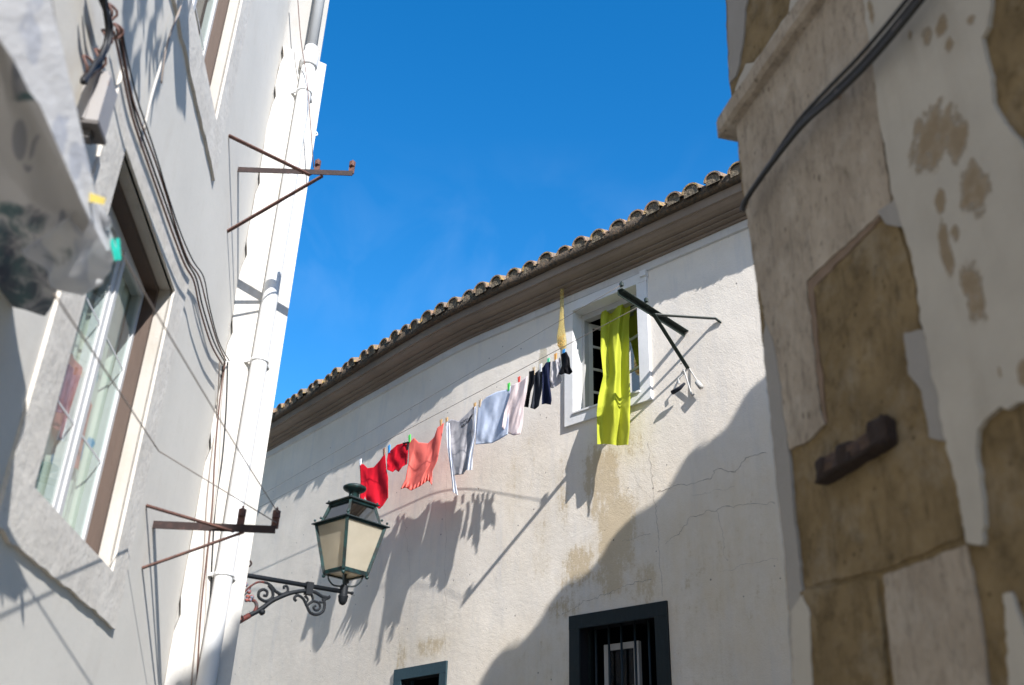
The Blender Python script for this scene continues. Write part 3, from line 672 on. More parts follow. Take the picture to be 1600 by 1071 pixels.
for i in range(90):
    t = i/89; row = []
    for j in range(64):
        s_ = j/63
        off = -.15+.32*min(1, (t/.72))**1.3 - .0*t
        fold = math.sin(s_*12+1.5*math.sin(t*2.6)+t*1.6)*.06*(1-.35*t)+.008*math.sin(s_*29+t*5+2*math.sin(t*4))*(1-.8*t)+.02*N3((s_*3, t*5, 4), 1)
        fold += .05*math.exp(-((s_-.35-.25*t)/.10)**2)*(.3+.7*math.sin(math.pi*min(1, t*1.1)))
        tl = .44+.36*s_+.03*math.sin(s_*7); dd = t-tl
        fold += .045/(1+math.exp(-max(-12, min(12, dd*34))))*max(.25, 1-max(0, dd)*2.2)
        if t > .7: fold += .10*max(0, s_-.55)*(t-.7)/.3*math.sin((s_-.55)*7)
        row.append(Mpx(*C2[i, j], off+fold))
    G.append(row)
oc_ = tag(obj('curtain', MB().grid(G), M['lime_cl'], None, True), 'lime green curtain blown out over the sill of the upper window', 'curtain')

# green bracket by the upper window
BM = Mpx(1073, 522); TM = along(BM, nM, 968, 457)
bend1 = Mpx(1118, 498, .03)
bracket('dark green iron laundry bracket on the white wall beside the lime curtain', BM, TM, [(Mpx(1127, 505), .50, bend1), (Mpx(1075, 576), .52, None)], M['greeniron'], M['greeniron'], (.62, .975), .05)
ins = thing('cable_insulator', 'white metal cable stub with small insulators low on the wall under the green bracket', 'insulator', tuple(Mpx(1078, 612)))
m = MB(); za = Mpx(1069, 580, .06); zb = Mpx(1081, 618, .02)
m.tube([Mpx(1068, 578, .0), za, zb, Mpx(1085, 616, .0)], .009, 6); m.tube([Mpx(1070, 583, .05), Mpx(1060, 592, .07), Mpx(1061, 600, .07)], .008, 6); m.tube([Mpx(1077, 576, .0), Mpx(1091, 598, .05)], .006, 5); obj('arm', m, M['graysash'], ins)
m = MB(); m.tube([Mpx(1070, 599, .08), Mpx(1062, 607, .08), Mpx(1050, 614, .08)], [.012, .02, .022], 8); obj('insulator', m, M['charcoal'], ins, True, 'dark cylindrical insulator')
m = MB(); m.tube([Mpx(1089, 597, .06), Mpx(1096, 606, .06)], .024, 10); obj('insulator', m, M['graysash'], ins, True, 'white porcelain insulator')

# ============================================================ CLOTHESLINES AND CLOTHES
E1 = BM+(TM-BM)*.62+UP*.06; E2 = Mpx(340, 827, .27)
F1 = TM+UP*.06; F2 = Mpx(340, 814, .27)
def line3(a, b, sag, n=24): return [a+(b-a)*t-UP*sag*4*t*(1-t) for t in np.linspace(0, 1, n)]
m = MB(); m.tube(line3(E1, E2, .01), .0035, 5); tag(obj('clothesline', m, M['wire'], None, True), 'lower clothesline carrying the row of washing in front of the white wall', 'clothesline')
m = MB(); m.tube(line3(F1, F2, .0), .003, 5); tag(obj('clothesline', m, M['wire'], None, True), 'upper empty clothesline stretched above the row of washing', 'clothesline')
ld = E2-E1; ld /= np.linalg.norm(ld); ln = np.cross(ld, UP); ln /= np.linalg.norm(ln)
if ln.dot(EYE-E1) < 0: ln = -ln
def Cpx(px, py, off=0.): return hit(E1+ln*off, ln, px, py)
z2 = lambda X, Y: (550+X/4.12, 540+Y/4.12)
LAST = {}
def cloth(name, label, cat, mat, top, right, bottom, left, nx=34, ny=40, amp=.03, fr=2.2, seed=0, group=None, off=0., extra=None, c=z2, tilt=.0):
    C2 = coons([c(*p) for p in top], [c(*p) for p in right], [c(*p) for p in bottom], [c(*p) for p in left], nx, ny); G = []
    for i in range(ny):
        t = i/(ny-1); row = []
        for j in range(nx):
            s_ = j/(nx-1)
            d = amp*(.25+.75*t**.6)*(.8*math.sin(2*math.pi*fr*s_*(1-.25*t)+seed+2.0*math.sin(2.5*t+seed)+1.2*t)+1.1*N3((s_*3+seed, t*2.0, seed), 1)+.5*N3((s_*7+t*3, t*4-s_*2+seed, 1), 1)+.12*N3((s_*15, t*11, seed), 1))
            if extra: d += extra(s_, t)
            row.append(Cpx(*C2[i, j], off+d+tilt*t))
        G.append(row)
    LAST['px'] = C2; LAST['G'] = np.array(G)
    mb_ = MB().grid(G); o = obj(name, mb_, mat, None, True)
    md = o.modifiers.new('thickness', 'SOLIDIFY'); md.thickness = .003; md.offset = 0
    return tag(o, label, cat, group)
red = cloth('vest', 'bright red vest pegged at the far left end of the washing line', 'vest', M['red'], [(50, 765), (75, 765), (100, 790), (140, 785), (180, 740), (212, 692)], [(212, 692), (222, 800), (232, 850), (232, 980)], [(50, 1000), (75, 1005), (85, 970), (100, 1012), (150, 1030), (175, 1055), (200, 1030), (232, 980)], [(50, 765), (55, 880), (48, 1000)], seed=1, amp=.022, tilt=.14)
sh = cloth('shorts', 'small red shorts with black trim hanging between the red vest and salmon shirt', 'shorts', M['red'], [(232, 692), (290, 640), (335, 628), (362, 622)], [(362, 622), (358, 700), (352, 765)], [(226, 800), (262, 815), (280, 800), (300, 815), (325, 780), (352, 765)], [(232, 692), (225, 740), (226, 800)], seed=2, amp=.018, tilt=.06)
def trim(parent, a, b, w=9):
    p = [Cpx(*z2(*a), .03), Cpx(*z2(*b), .03)]; m = MB(); m.bar(p[0], p[1], w/4.12*.0065, .006)
    return m
shm = MB(); shm.bar(Cpx(*z2(361, 622), .02), Cpx(*z2(350, 762), .03), .022, .02); shm.bar(Cpx(*z2(330, 632), .02), Cpx(*z2(365, 624), .02), .02, .012)
shm.v = [tuple(A(*v)) for v in shm.v]; obj('trim', shm, M['blackcl'], sh)
cloth('shirt', 'salmon pink shirt with frilled hem hanging on the washing line', 'shirt', M['salmon'], [(367, 628), (400, 595), (430, 625), (490, 630), (530, 590), (550, 530), (592, 498)], [(592, 498), (575, 600), (550, 740), (517, 810), (515, 900)], [(313, 925), (345, 915), (380, 935), (440, 905), (490, 868), (515, 900)], [(367, 628), (365, 750), (345, 860), (313, 925)], seed=3, amp=.024, fr=2.2, tilt=.14, extra=lambda s, t: (.03*math.sin(s*55) if t > .88 else 0)*max(0, (t-.88)/.12), nx=70)
tee = cloth('tee_shirt', 'grey tee shirt with dark lettering and one sleeve dangling low', 'shirt', M['grey_tee'], [(608, 492), (640, 475), (690, 487), (740, 440), (780, 397), (798, 392)], [(798, 392), (795, 560), (775, 700), (772, 800)], [(640, 850), (660, 835), (715, 830), (735, 800), (772, 800)], [(608, 492), (612, 610), (628, 740), (640, 850)], seed=4.2, amp=.022, fr=1.7, tilt=.13)
def sub_cloth(name, mat, parent, top, right, bottom, left, off, nx=10, ny=16, amp=.015, seed=0, label=None, tilt=.13):
    C2 = coons([z2(*p) for p in top], [z2(*p) for p in right], [z2(*p) for p in bottom], [z2(*p) for p in left], nx, ny)
    G = [[Cpx(*C2[i, j], off+tilt*i/(ny-1)+amp*math.sin(j*1.1+i*.4+seed)) for j in range(nx)] for i in range(ny)]
    return obj(name, MB().grid(G), mat, parent, True, label)
TEE = (LAST['px'], LAST['G'])
sub_cloth('sleeve', M['whitecl'], tee, [(606, 495), (630, 500)], [(630, 500), (640, 680), (662, 850), (683, 965)], [(650, 945), (683, 968)], [(606, 495), (612, 640), (640, 850), (650, 945)], .045, label='white sleeve dangling below the hem')
sub_cloth('side_panel', M['whitecl'], tee, [(788, 395), (800, 392)], [(800, 392), (797, 560), (778, 700), (774, 800)], [(738, 805), (774, 800)], [(788, 395), (784, 560), (750, 700), (738, 805)], .045)
lt = MB()
TP, TG = TEE
def onT(X, Y):
    d = ((TP-A(*z2(X, Y)))**2).sum(2); i = np.unravel_index(d.argmin(), d.shape); return Cpx(*z2(X, Y), float((TG[i]-E1).dot(ln))+.006)
for r_, (x0, y0, x1, y1, n) in enumerate(((700, 500, 745, 470, 9), (705, 522, 722, 512, 4), (734, 498, 748, 488, 3), (752, 478, 772, 450, 5))):
    for k in range(n):
        t = k/max(1, n-1); X = x0+(x1-x0)*t; Y = y0+(y1-y0)*t; h = 5 if r_ == 0 else 9
        p_, q_ = onT(X, Y), None; dz = h/4.12*.0072
        lt.bar(p_-UP*dz, p_+UP*dz, .005 if r_ == 0 else .010, .002, ld)
        if rng.random() < .7: e_ = rng.choice((-1, 0, 1))*dz*.9; lt.bar(p_+UP*e_, p_+UP*e_-ld*.018, .006, .002, UP)
obj('print', lt, M['ink'], tee)
cloth('pillowcase', 'pale blue pillowcase hanging between the grey tee shirt and pink top', 'pillowcase', M['blueshirt'], [(815, 380), (870, 330), (930, 300), (1000, 283), (1022, 262)], [(1022, 262), (1012, 380), (1008, 480), (1003, 572)], [(795, 638), (900, 630), (950, 605), (1003, 572)], [(815, 380), (800, 520), (795, 638)], seed=5, amp=.022, fr=1.4, tilt=.09)
cloth('top', 'pale pink top with rounded hem beside the pale blue pillowcase', 'top', M['pink'], [(1030, 255), (1080, 236), (1130, 195)], [(1130, 195), (1125, 300), (1105, 400), (1100, 500), (1085, 570)], [(965, 525), (990, 560), (1040, 580), (1085, 570)], [(1030, 255), (1010, 340), (980, 430), (965, 525)], seed=6, amp=.018, fr=1.6, off=.03, tilt=.07)
gs = 'socks and smalls at the window end of the line'
cloth('sock', 'long black sock beside the pale pink top', 'sock', M['blackcl'], [(1140, 168), (1175, 160)], [(1175, 160), (1172, 240), (1150, 300), (1135, 400)], [(1108, 395), (1135, 400)], [(1140, 168), (1138, 230), (1120, 330), (1108, 395)], 12, 30, .014, 1, 7, gs, .02)
cloth('leggings', 'small charcoal leggings between the black sock and navy trousers', 'leggings', M['charcoal'], [(1175, 182), (1225, 140)], [(1225, 140), (1222, 290), (1202, 390)], [(1148, 402), (1178, 412), (1202, 390)], [(1175, 182), (1168, 290), (1148, 402)], 18, 30, .02, 1.4, 8, gs, .0)
cloth('trousers', 'small navy trousers hanging left of the pale grey socks', 'trousers', M['navy'], [(1225, 148), (1250, 110), (1278, 104)], [(1278, 104), (1272, 240), (1286, 350), (1280, 382)], [(1222, 380), (1245, 375), (1280, 382)], [(1225, 148), (1225, 260), (1222, 380)], 18, 30, .02, 1.4, 9, gs, .02)
cloth('socks', 'pair of pale grey socks pegged together left of the last black sock', 'socks', M['palegrey'], [(1283, 110), (1342, 75)], [(1342, 75), (1340, 190), (1352, 235)], [(1265, 270), (1290, 275), (1320, 260), (1352, 235)], [(1283, 110), (1280, 190), (1265, 270)], 18, 30, .02, 1.6, 10, gs, .0)
cloth('sock', 'short black sock at the window end, under the blue peg', 'sock', M['blackcl'], [(1345, 58), (1380, 40)], [(1380, 40), (1400, 80), (1405, 140), (1420, 170)], [(1330, 182), (1345, 190), (1370, 180), (1400, 188), (1420, 170)], [(1345, 58), (1352, 130), (1330, 182)], 18, 24, .016, 1.2, 11, gs, .02)
pegc = dict(white=(.75, .75, .75), brown=(.25, .13, .08), blue=(.05, .28, .62), green=(.10, .62, .10), wood=(.55, .34, .15), red=(.75, .10, .07), orange=(.72, .36, .10), tan=(.50, .38, .25), teal=(.02, .52, .42), yellow=(.78, .62, .16), mint=(.15, .60, .35))
PM = {k: simple('peg_'+k, v, .45, .08, b=0) for k, v in pegc.items()}
def peg(px, py, colr, label, hh=7, P=Cpx, off=.0, rot=0.):
    d = A(math.sin(rot), -math.cos(rot), 0)*hh
    c = P(px, py, off); tp = P(px+d[0], py+d[1], off); u_ = (tp-c); ln_ = np.linalg.norm(u_); u_ /= ln_
    x = np.cross(u_, ln); x /= np.linalg.norm(x); m = MB()
    for s_ in (-1, 1): m.bar(c-u_*ln_*.75+x*s_*ln_*.09, tp+x*s_*ln_*.22, ln_*.17, ln_*.28, ln)
    m.tube([c+x*ln_*.28, c-x*ln_*.28], ln_*.1, 6)
    return tag(obj('clothes_peg', m, PM[colr], None), label, 'clothes peg', 'clothes pegs on the washing line')
for x, y, c_, lb in ((563, 725, 'white', 'white peg on the left shoulder of the red vest'), (600, 708, 'brown', 'brown peg on the right shoulder of the red vest'), (608, 703, 'blue', 'pale blue peg holding the left side of the red shorts'),
                     (640, 687, 'green', 'bright green peg between red shorts and salmon shirt'), (689, 663, 'wood', 'wooden peg on the right shoulder of the salmon shirt'), (698, 660, 'wood', 'wooden peg on the left shoulder of the grey tee shirt'),
                     (742, 637, 'wood', 'wooden peg on the right shoulder of the grey tee shirt'), (750, 632, 'tan', 'tan peg on the left corner of the pale blue pillowcase'), (795, 606, 'green', 'green peg between pale blue pillowcase and pink top'),
                     (811, 596, 'red', 'red peg at the top of the pale pink top'), (834, 581, 'tan', 'tan peg above the long black sock'), (845, 576, 'white', 'white peg above the charcoal leggings'),
                     (857, 567, 'mint', 'mint green peg above the navy trousers'), (868, 560, 'orange', 'orange peg above the pale grey socks'), (881, 553, 'blue', 'bright blue peg holding the short black sock')):
    peg(x, y, c_, lb)
# yellow mesh bag of pegs
bag = thing('peg_bag', 'yellow net bag of pegs hanging beside the upper window', 'bag', tuple(Mpx(877, 545, .14)))
def net_mat():
    m, t, s, o = mk('yellow_net'); v = coords(t)
    s.inputs['Base Color'].default_value = (.72, .55, .18, 1); s.inputs['Roughness'].default_value = .7
    tp = nd(t, 'ShaderNodeBsdfTransparent'); tp.inputs[0].default_value = (1, .96, .8, 1)
    wv = nd(t, 'ShaderNodeTexVoronoi', Scale=110, feature='DISTANCE_TO_EDGE'); t.links.new(v, wv.inputs['Vector'])
    k = ramp(t, wv.outputs['Distance'], .10, .22, (.62, .62, .62, 1), (.97, .97, .97, 1)); ms = nd(t, 'ShaderNodeMixShader')
    t.links.new(k, ms.inputs[0]); t.links.new(s.outputs[0], ms.inputs[1]); t.links.new(tp.outputs[0], ms.inputs[2]); t.links.new(ms.outputs[0], o.inputs[0]); return m
M['net'] = net_mat()
def bagp(lst):
    G = []
    for y, x0, x1 in lst:
        c, e = Mpx((x0+x1)/2, y, .14), Mpx(x1, y, .14); r_ = np.linalg.norm(e-c)
        G.append([c+(dM*math.cos(a)*r_+nM*math.sin(a)*r_*.6) for a in np.linspace(0, 2*math.pi, 13)])
    return G
obj('net', MB().grid(bagp([(452, 876, 880), (458, 875.5, 880.5), (485, 875.5, 880.5), (508, 873.5, 881), (525, 871, 883), (538, 872, 884.5), (545, 875, 884), (548, 878, 881)])), M['net'], bag, True)
m = MB()
for k in range(9):
    x, y = rng.uniform(873, 881), rng.uniform(526, 543); c = Mpx(x, y, .14+rng.uniform(-.02, .02)); a = rng.uniform(0, 6); d = (dM*math.cos(a)+UP*math.sin(a))*.035; m.bar(c-d, c+d, .012, .014)
obj('peg_pile', m, PM['wood'], bag)

# ============================================================ LANTERN
depth = 6.2; r0 = ray(537, 925); AX = EYE+r0*depth/-((ROT.T@r0)[2]); r1 = ray(372, 897); MT = EYE+r1*((AX[2]-EYE[2])/r1[2])
br = thing('lantern_bracket', 'black wrought iron scroll bracket with traces of red primer holding the lantern', 'bracket', tuple(MT))
bdv = (AX-MT)*A(1, 1, 0); bdv /= np.linalg.norm(bdv); bn = A(bdv[1], -bdv[0], 0)
zl = lambda X, Y, o=0.: hit(MT+bn*o, bn, 360+X/6.695, 840+Y/6.695)
def scroll(pts, r, mat=None, name='scroll', taper=1.):
    ps = smooth_line([zl(*p) for p in pts], 5); n = len(ps)
    m = MB(); m.tube(ps, [r*(1-(1-taper)*i/(n-1)) for i in range(n)], 8); return obj(name, m, mat or M['iron'], br, True)
wallpt = MT-bdv*.09
m = MB(); m.tube([wallpt, MT, AX], .0145, 10); obj('pipe', m, M['iron'], br, True)
scroll([(-40, 950), (45, 903), (200, 815)], .017, M['redlead'], 'foot')
scroll([(200, 815), (320, 750), (440, 662), (600, 592), (700, 568), (790, 560), (880, 572), (960, 618), (1030, 632)], .015, None, 'arch', .7)
scroll([(520, 592), (470, 560), (430, 510), (390, 480), (350, 470)], .011, taper=.7)
scroll([(400, 500), (440, 560), (438, 630), (370, 668), (300, 630), (300, 570), (345, 545), (385, 570), (375, 612), (345, 605)], .0105, taper=.8)
scroll([(390, 478), (300, 466), (220, 505), (150, 570), (95, 660)], .007, M['redlead'], taper=.6)
scroll([(500, 592), (560, 590), (600, 560), (592, 512), (560, 515), (562, 540)], .009, taper=.9)
scroll([(690, 665), (668, 640), (700, 605), (760, 640), (800, 720), (835, 785), (900, 808), (965, 775), (985, 700), (965, 640)], .0095)
scroll([(800, 720), (830, 690), (870, 668), (925, 690), (935, 740), (895, 765), (868, 735), (895, 715)], .009, taper=.8)
scroll([(850, 600), (862, 650), (840, 690)], .010, taper=.5); scroll([(780, 610), (810, 650), (790, 690)], .010, taper=.5)
scroll([(960, 620), (1000, 640), (1038, 625), (1030, 610)], .011, taper=.6); scroll([(1000, 640), (960, 680), (930, 670)], .010, taper=.5)
scroll([(250, 780), (275, 720), (255, 670), (215, 655), (175, 650)], .012, M['redlead'], taper=.7)
scroll([(90, 665), (130, 620), (190, 560), (215, 520)], .005, taper=.6)
m = MB()
for X, Y, r_ in ((165, 495, .014), (195, 570, .014), (180, 620, .013), (222, 625, .015), (170, 655, .013), (205, 655, .013), (140, 470, .016)): m.ball(zl(X, Y, .012), r_)
obj('berries', m, M['berry'], br, True)
m = MB(); q_ = zl(822, 525); m.bar(q_-UP*.045, q_+UP*.032, .045, .042, bdv); obj('collar', m, M['iron'], br)
m = MB(); m.lathe(zl(330, 780), [(.006, -.02), (.02, -.008), (.02, .008), (.006, .02)], 10); obj('knuckle', m, M['iron'], br, True)
m = MB(); m.lathe(AX-UP*.085, [(.004, 0), (.018, .006), (.028, .025), (.032, .05), (.034, .058), (.03, .062), (.026, .07), (.027, .12), (.02, .13)], 12); m.tube([AX, AX+bdv*.055], .008, 6); m.ball(AX+bdv*.058, .012); obj('finial', m, M['iron'], br, True)
lamp = thing('street_lantern', 'old green four sided street lantern with milky glass panes', 'lantern', tuple(AX))
tocam = (EYE-AX)*A(1, 1, 0); tocam /= np.linalg.norm(tocam); ca = math.atan2(tocam[1], tocam[0])-math.radians(7)
def cnr(k, r_, z): a = ca+k*math.pi/2; return AX+A(math.cos(a)*r_, math.sin(a)*r_, z)
ZB, ZE, ZP = .118, .433, .574
HB_, HE, HU, HP = .140, .228, .198, .150
m = MB()
for k in range(4):
    m.bar(cnr(k, HB_, ZB), cnr(k, HE, ZE), .02, .02, cnr(k, 1, 0)-AX); m.bar(cnr(k, HB_, ZB), cnr(k+1, HB_, ZB), .018, .026); m.bar(cnr(k, HE, ZE), cnr(k+1, HE, ZE), .016, .02)
    m.bar(cnr(k, HU, ZE+.012), cnr(k, HP, ZP), .016, .016, cnr(k, 1, 0)-AX); m.bar(cnr(k, HP, ZP), cnr(k+1, HP, ZP), .014, .016)
    m.ball(cnr(k, HB_, ZB-.022), .012); m.ball(cnr(k, HE+.012, ZE+.03), .009); m.ball(cnr(k, HP+.012, ZP+.024), .008); m.ball(cnr(k, HU+.005, ZE+.05), .009)
obj('frame', m, M['lampgreen'], lamp)
def skirt(r0_, z0_, r1_, z1_, th=.007):
    m = MB()
    for k in range(4):
        a = [cnr(k, r0_, z0_), cnr(k+1, r0_, z0_), cnr(k+1, r1_, z1_), cnr(k, r1_, z1_)]; m.hexa(a+[p+UP*th for p in a])
    return m
obj('eave', skirt(HE-.03, ZE+.016, .262, ZE+.002), M['lamproof'], lamp)
obj('upper_eave', skirt(.035, ZP+.055, .183, ZP+.008), M['lamproof'], lamp)
for k in range(4):
    i_ = .004
    def pane(r0_, z0_, r1_, z1_, mat, th=.004):
        inn = lambda kk, r_, z: AX+(cnr(kk, r_, z)-AX-UP*z)*(1)+UP*z
        a = [cnr(k, r0_-i_, z0_), cnr(k+1, r0_-i_, z0_), cnr(k+1, r1_-i_, z1_), cnr(k, r1_-i_, z1_)]
        c_ = (a[0]+a[1]+a[2]+a[3])/4; nn = np.cross(a[1]-a[0], a[3]-a[0]); nn /= np.linalg.norm(nn)
        m = MB(); m.hexa(a+[p-nn*th for p in a]); obj('pane', m, mat, lamp)
    pane(HB_, ZB+.012, HE, ZE-.008, M['milk']); pane(HU, ZE+.02, HP, ZP-.006, M['clear'])
m = MB(); a = [cnr(k, HB_-.01, ZB-.004) for k in range(4)]; m.hexa(a+[p+UP*.004 for p in a]); obj('base_glass', m, M['milk'], lamp)
m = MB(); m.lathe(AX, [(.03, ZP+.04), (.034, ZP+.05), (.036, ZP+.095), (.055, ZP+.1), (.074, ZP+.112), (.08, ZP+.122), (.078, ZP+.132), (.06, ZP+.142), (.02, ZP+.148)], 20); obj('chimney_cap', m, M['lampgreen'], lamp, True)
m = MB(); m.lathe(AX, [(.012, ZB), (.016, ZB+.08), (.05, ZB+.12), (.058, ZB+.17), (.04, ZB+.23), (.01, ZB+.25)], 12); obj('bulb', m, M['bulb'], lamp, True)
m = MB(); m.tube([AX+UP*.02, AX+UP*ZB], .009, 8)
for k in range(4):
    m.tube(smooth_line([cnr(k, .02, .035), cnr(k, .07, .04), cnr(k, .105, .075), cnr(k, .112, ZB-.006)], 4), .0055, 6)
obj('cradle', m, M['lamproof'], lamp, True)

# ============================================================ RIGHT HOUSE
corner_u = 1.72*DR
stoneh = thing('stone_house', 'old house corner of bare ochre stone and peeling white plaster, near on the right', 'house', tuple(R(corner_u, 0, 0)))
gz = az(87); gnm = A(-gz[1], gz[0], 0)
cor = R(corner_u, -.05, 0)
prof_px = [(1225, 545), (1195, 590), (1180, 600), (1164, 618), (1150, 645), (1140, 668), (1119, 680), (1108, 692), (1090, 696), (1070, 716), (1055, 746), (1041, 768), (1022, 786), (997, 800), (975, 819), (953, 844), (939, 873), (913, 899), (891, 906), (875, 921), (858, 943), (840, 975), (814, 1005), (796, 1008), (775, 1025), (758, 1051), (752, 1074)]
prof = []
for q_ in prof_px:
    s3 = Mpx(*q_); k = -(cor-s3).dot(gnm)/SD.dot(gnm); p = s3-k*SD; prof.append(((p-cor).dot(gz), p[2]))
prof = prof[::-1]
wl = [(0, 5.6), (1.0, 6.9), (prof[0][0]-.25, prof[0][1]-.45)]+[p for p in prof]+[(6.2, 10.3), (12, 7.3)]
m = MB(); Gp = lambda w, z: cor+gz*w+UP*z
m.prism([Gp(.16, 0)]+[Gp(max(w, .16), z) for w, z in wl]+[Gp(12, 0)], -gnm*.25); obj('gable_wall', m, M['rgrey'], stoneh)
m = MB()
m.fbox(R, -7, corner_u-.02, -.35, -.05, 0, 5.6)
obj('wall', m, M['rochre'], stoneh)
m = MB(); b0 = R(-7, -.2, 5.6); c0_ = R(corner_u, -.2, 5.6); rg = gz*6.2
m.hexa([b0-nR*-.3, c0_-nR*-.3, Gp(6.2, 10.45)-gnm*.05, b0+rg+UP*4.85, b0-nR*-.3+UP*.12, c0_-nR*-.3+UP*.1, Gp(6.2, 10.6)-gnm*.05, b0+rg+UP*5.0])
obj('roof', m, M['tile'], stoneh)
def ragged(pts, jit=3., seg=9, seed=0):
    out = []
    for i in range(len(pts)):
        a, b = A(*pts[i]), A(*pts[(i+1) % len(pts)]); ln_ = np.linalg.norm(b-a); n = max(1, int(ln_/seg)); nrm = A(-(b-a)[1], (b-a)[0])/max(ln_, 1e-6)
        for k in range(n):
            p = a+(b-a)*k/n
            off = (N3((p[0]*.035+seed, p[1]*.035, seed), 1)*.8+N3((p[0]*.13, p[1]*.13+seed, seed), 1)*.6)*jit*(0 if p[0] > 1605 or p[1] < -5 or p[1] > 1085 else 1)
            out.append(p+nrm*off)
    return out
def slab(name, pts, o0, o1, mat, jit=3., seed=0, parent=None, label=None):
    pp = ragged(pts, jit, 9, seed); m = MB(); m.prism([Rpx(x, y, o1) for x, y in pp], -nR*(o1-o0)); return obj(name, m, mat, parent or stoneh, False, label)
edge = [(1134, -40), (1135, 40), (1139, 120), (1150, 200), (1160, 300), (1168, 345), (1183, 450), (1194, 560), (1204, 650), (1214, 760), (1224, 850), (1232, 960), (1240, 1110)]
slab('wall_base', [(1134, -40)]+edge[1:]+[(1700, 1110), (1760, 400), (1760, -40)], -.06, 0, M['rochre'], 2., 1)
slab('quoin', [(1150, 190), (1292, -30), (1345, -30), (1362, 90), (1382, 240), (1392, 325), (1370, 338), (1258, 440), (1270, 540), (1280, 640), (1287, 662), (1262, 690), (1232, 704), (1222, 640), (1212, 560), (1196, 500), (1182, 440), (1168, 342), (1160, 300)], 0, .008, M['rlime'], 4, 2)
slab('quoin', [(1272, 452), (1378, 345), (1404, 352), (1424, 420), (1440, 520), (1470, 640), (1498, 770), (1505, 838), (1385, 888), (1270, 912), (1262, 760), (1258, 720), (1296, 668), (1284, 560)], 0, .006, M['rochre'], 4, 3)
slab('quoin', [(1380, 900), (1508, 852), (1528, 940), (1548, 1110), (1400, 1110)], 0, .008, M['rlime'], 3, 4)
slab('quoin', [(1250, 925), (1368, 905), (1390, 1110), (1262, 1110)], 0, .012, M['rochre'], 4, 5)
slab('mortar_joint', [(1261, 442), (1368, 336), (1376, 343), (1272, 450), (1281, 560), (1292, 660), (1287, 663), (1272, 545)], 0, .004, M['mortar'], 3, 6)
slab('corner_render', [(1196, 500), (1213, 560), (1224, 650), (1234, 720), (1240, 800), (1250, 900), (1262, 1000), (1268, 1110), (1240, 1110), (1232, 960), (1224, 850), (1214, 760), (1204, 650), (1192, 545)], 0, .010, M['rgrey'], 3, 7)
slab('corner_render', [(1236, 955), (1252, 930), (1264, 960), (1270, 1110), (1240, 1110)], 0, .016, M['rplaster'], 3, 17)
pl = [(1345, -40), (1358, 60), (1374, 190), (1394, 300), (1408, 352), (1424, 400), (1442, 520), (1460, 600), (1478, 690), (1500, 790), (1510, 848), (1533, 852), (1537, 790), (1530, 740), (1524, 700), (1526, 672), (1545, 650), (1562, 636), (1574, 642), (1590, 628), (1640, 632), (1640, 300), (1590, 215), (1575, 200), (1550, 160), (1548, 120), (1534, 60), (1548, 20), (1545, -40)]
# spalled spots where the stone shows through the plaster
scars = [((1445, 215), (1462, 160), (1476, 145), (1488, 180), (1484, 235), (1478, 200), (1468, 205), (1440, 235), (1424, 240)), ((1470, 200), (1495, 195), (1512, 220), (1505, 240), (1482, 235)), ((1462, 30), (1476, 28), (1480, 44), (1470, 50), (1460, 42)),
         ((1476, 64), (1488, 62), (1486, 76), (1476, 78)), ((1510, 24), (1520, 22), (1520, 36), (1510, 38)), ((1440, 48), (1452, 44), (1448, 70), (1440, 66)), ((1416, 54), (1424, 56), (1420, 64)), ((1494, 276), (1520, 262), (1542, 280), (1540, 320), (1520, 326), (1500, 308)),
         ((1466, 352), (1476, 350), (1482, 388), (1486, 420), (1478, 432), (1470, 400)), ((1482, 358), (1496, 352), (1500, 370), (1488, 372)), ((1500, 410), (1522, 400), (1532, 450), (1528, 505), (1514, 500), (1502, 450)), ((1465, 300), (1474, 304), (1476, 326), (1462, 328)), ((1352, 2), (1360, 4), (1366, 30), (1358, 28)),
         ((1590, 590), (1604, 560), (1604, 600)), ((1556, 575), (1562, 580), (1560, 592))]
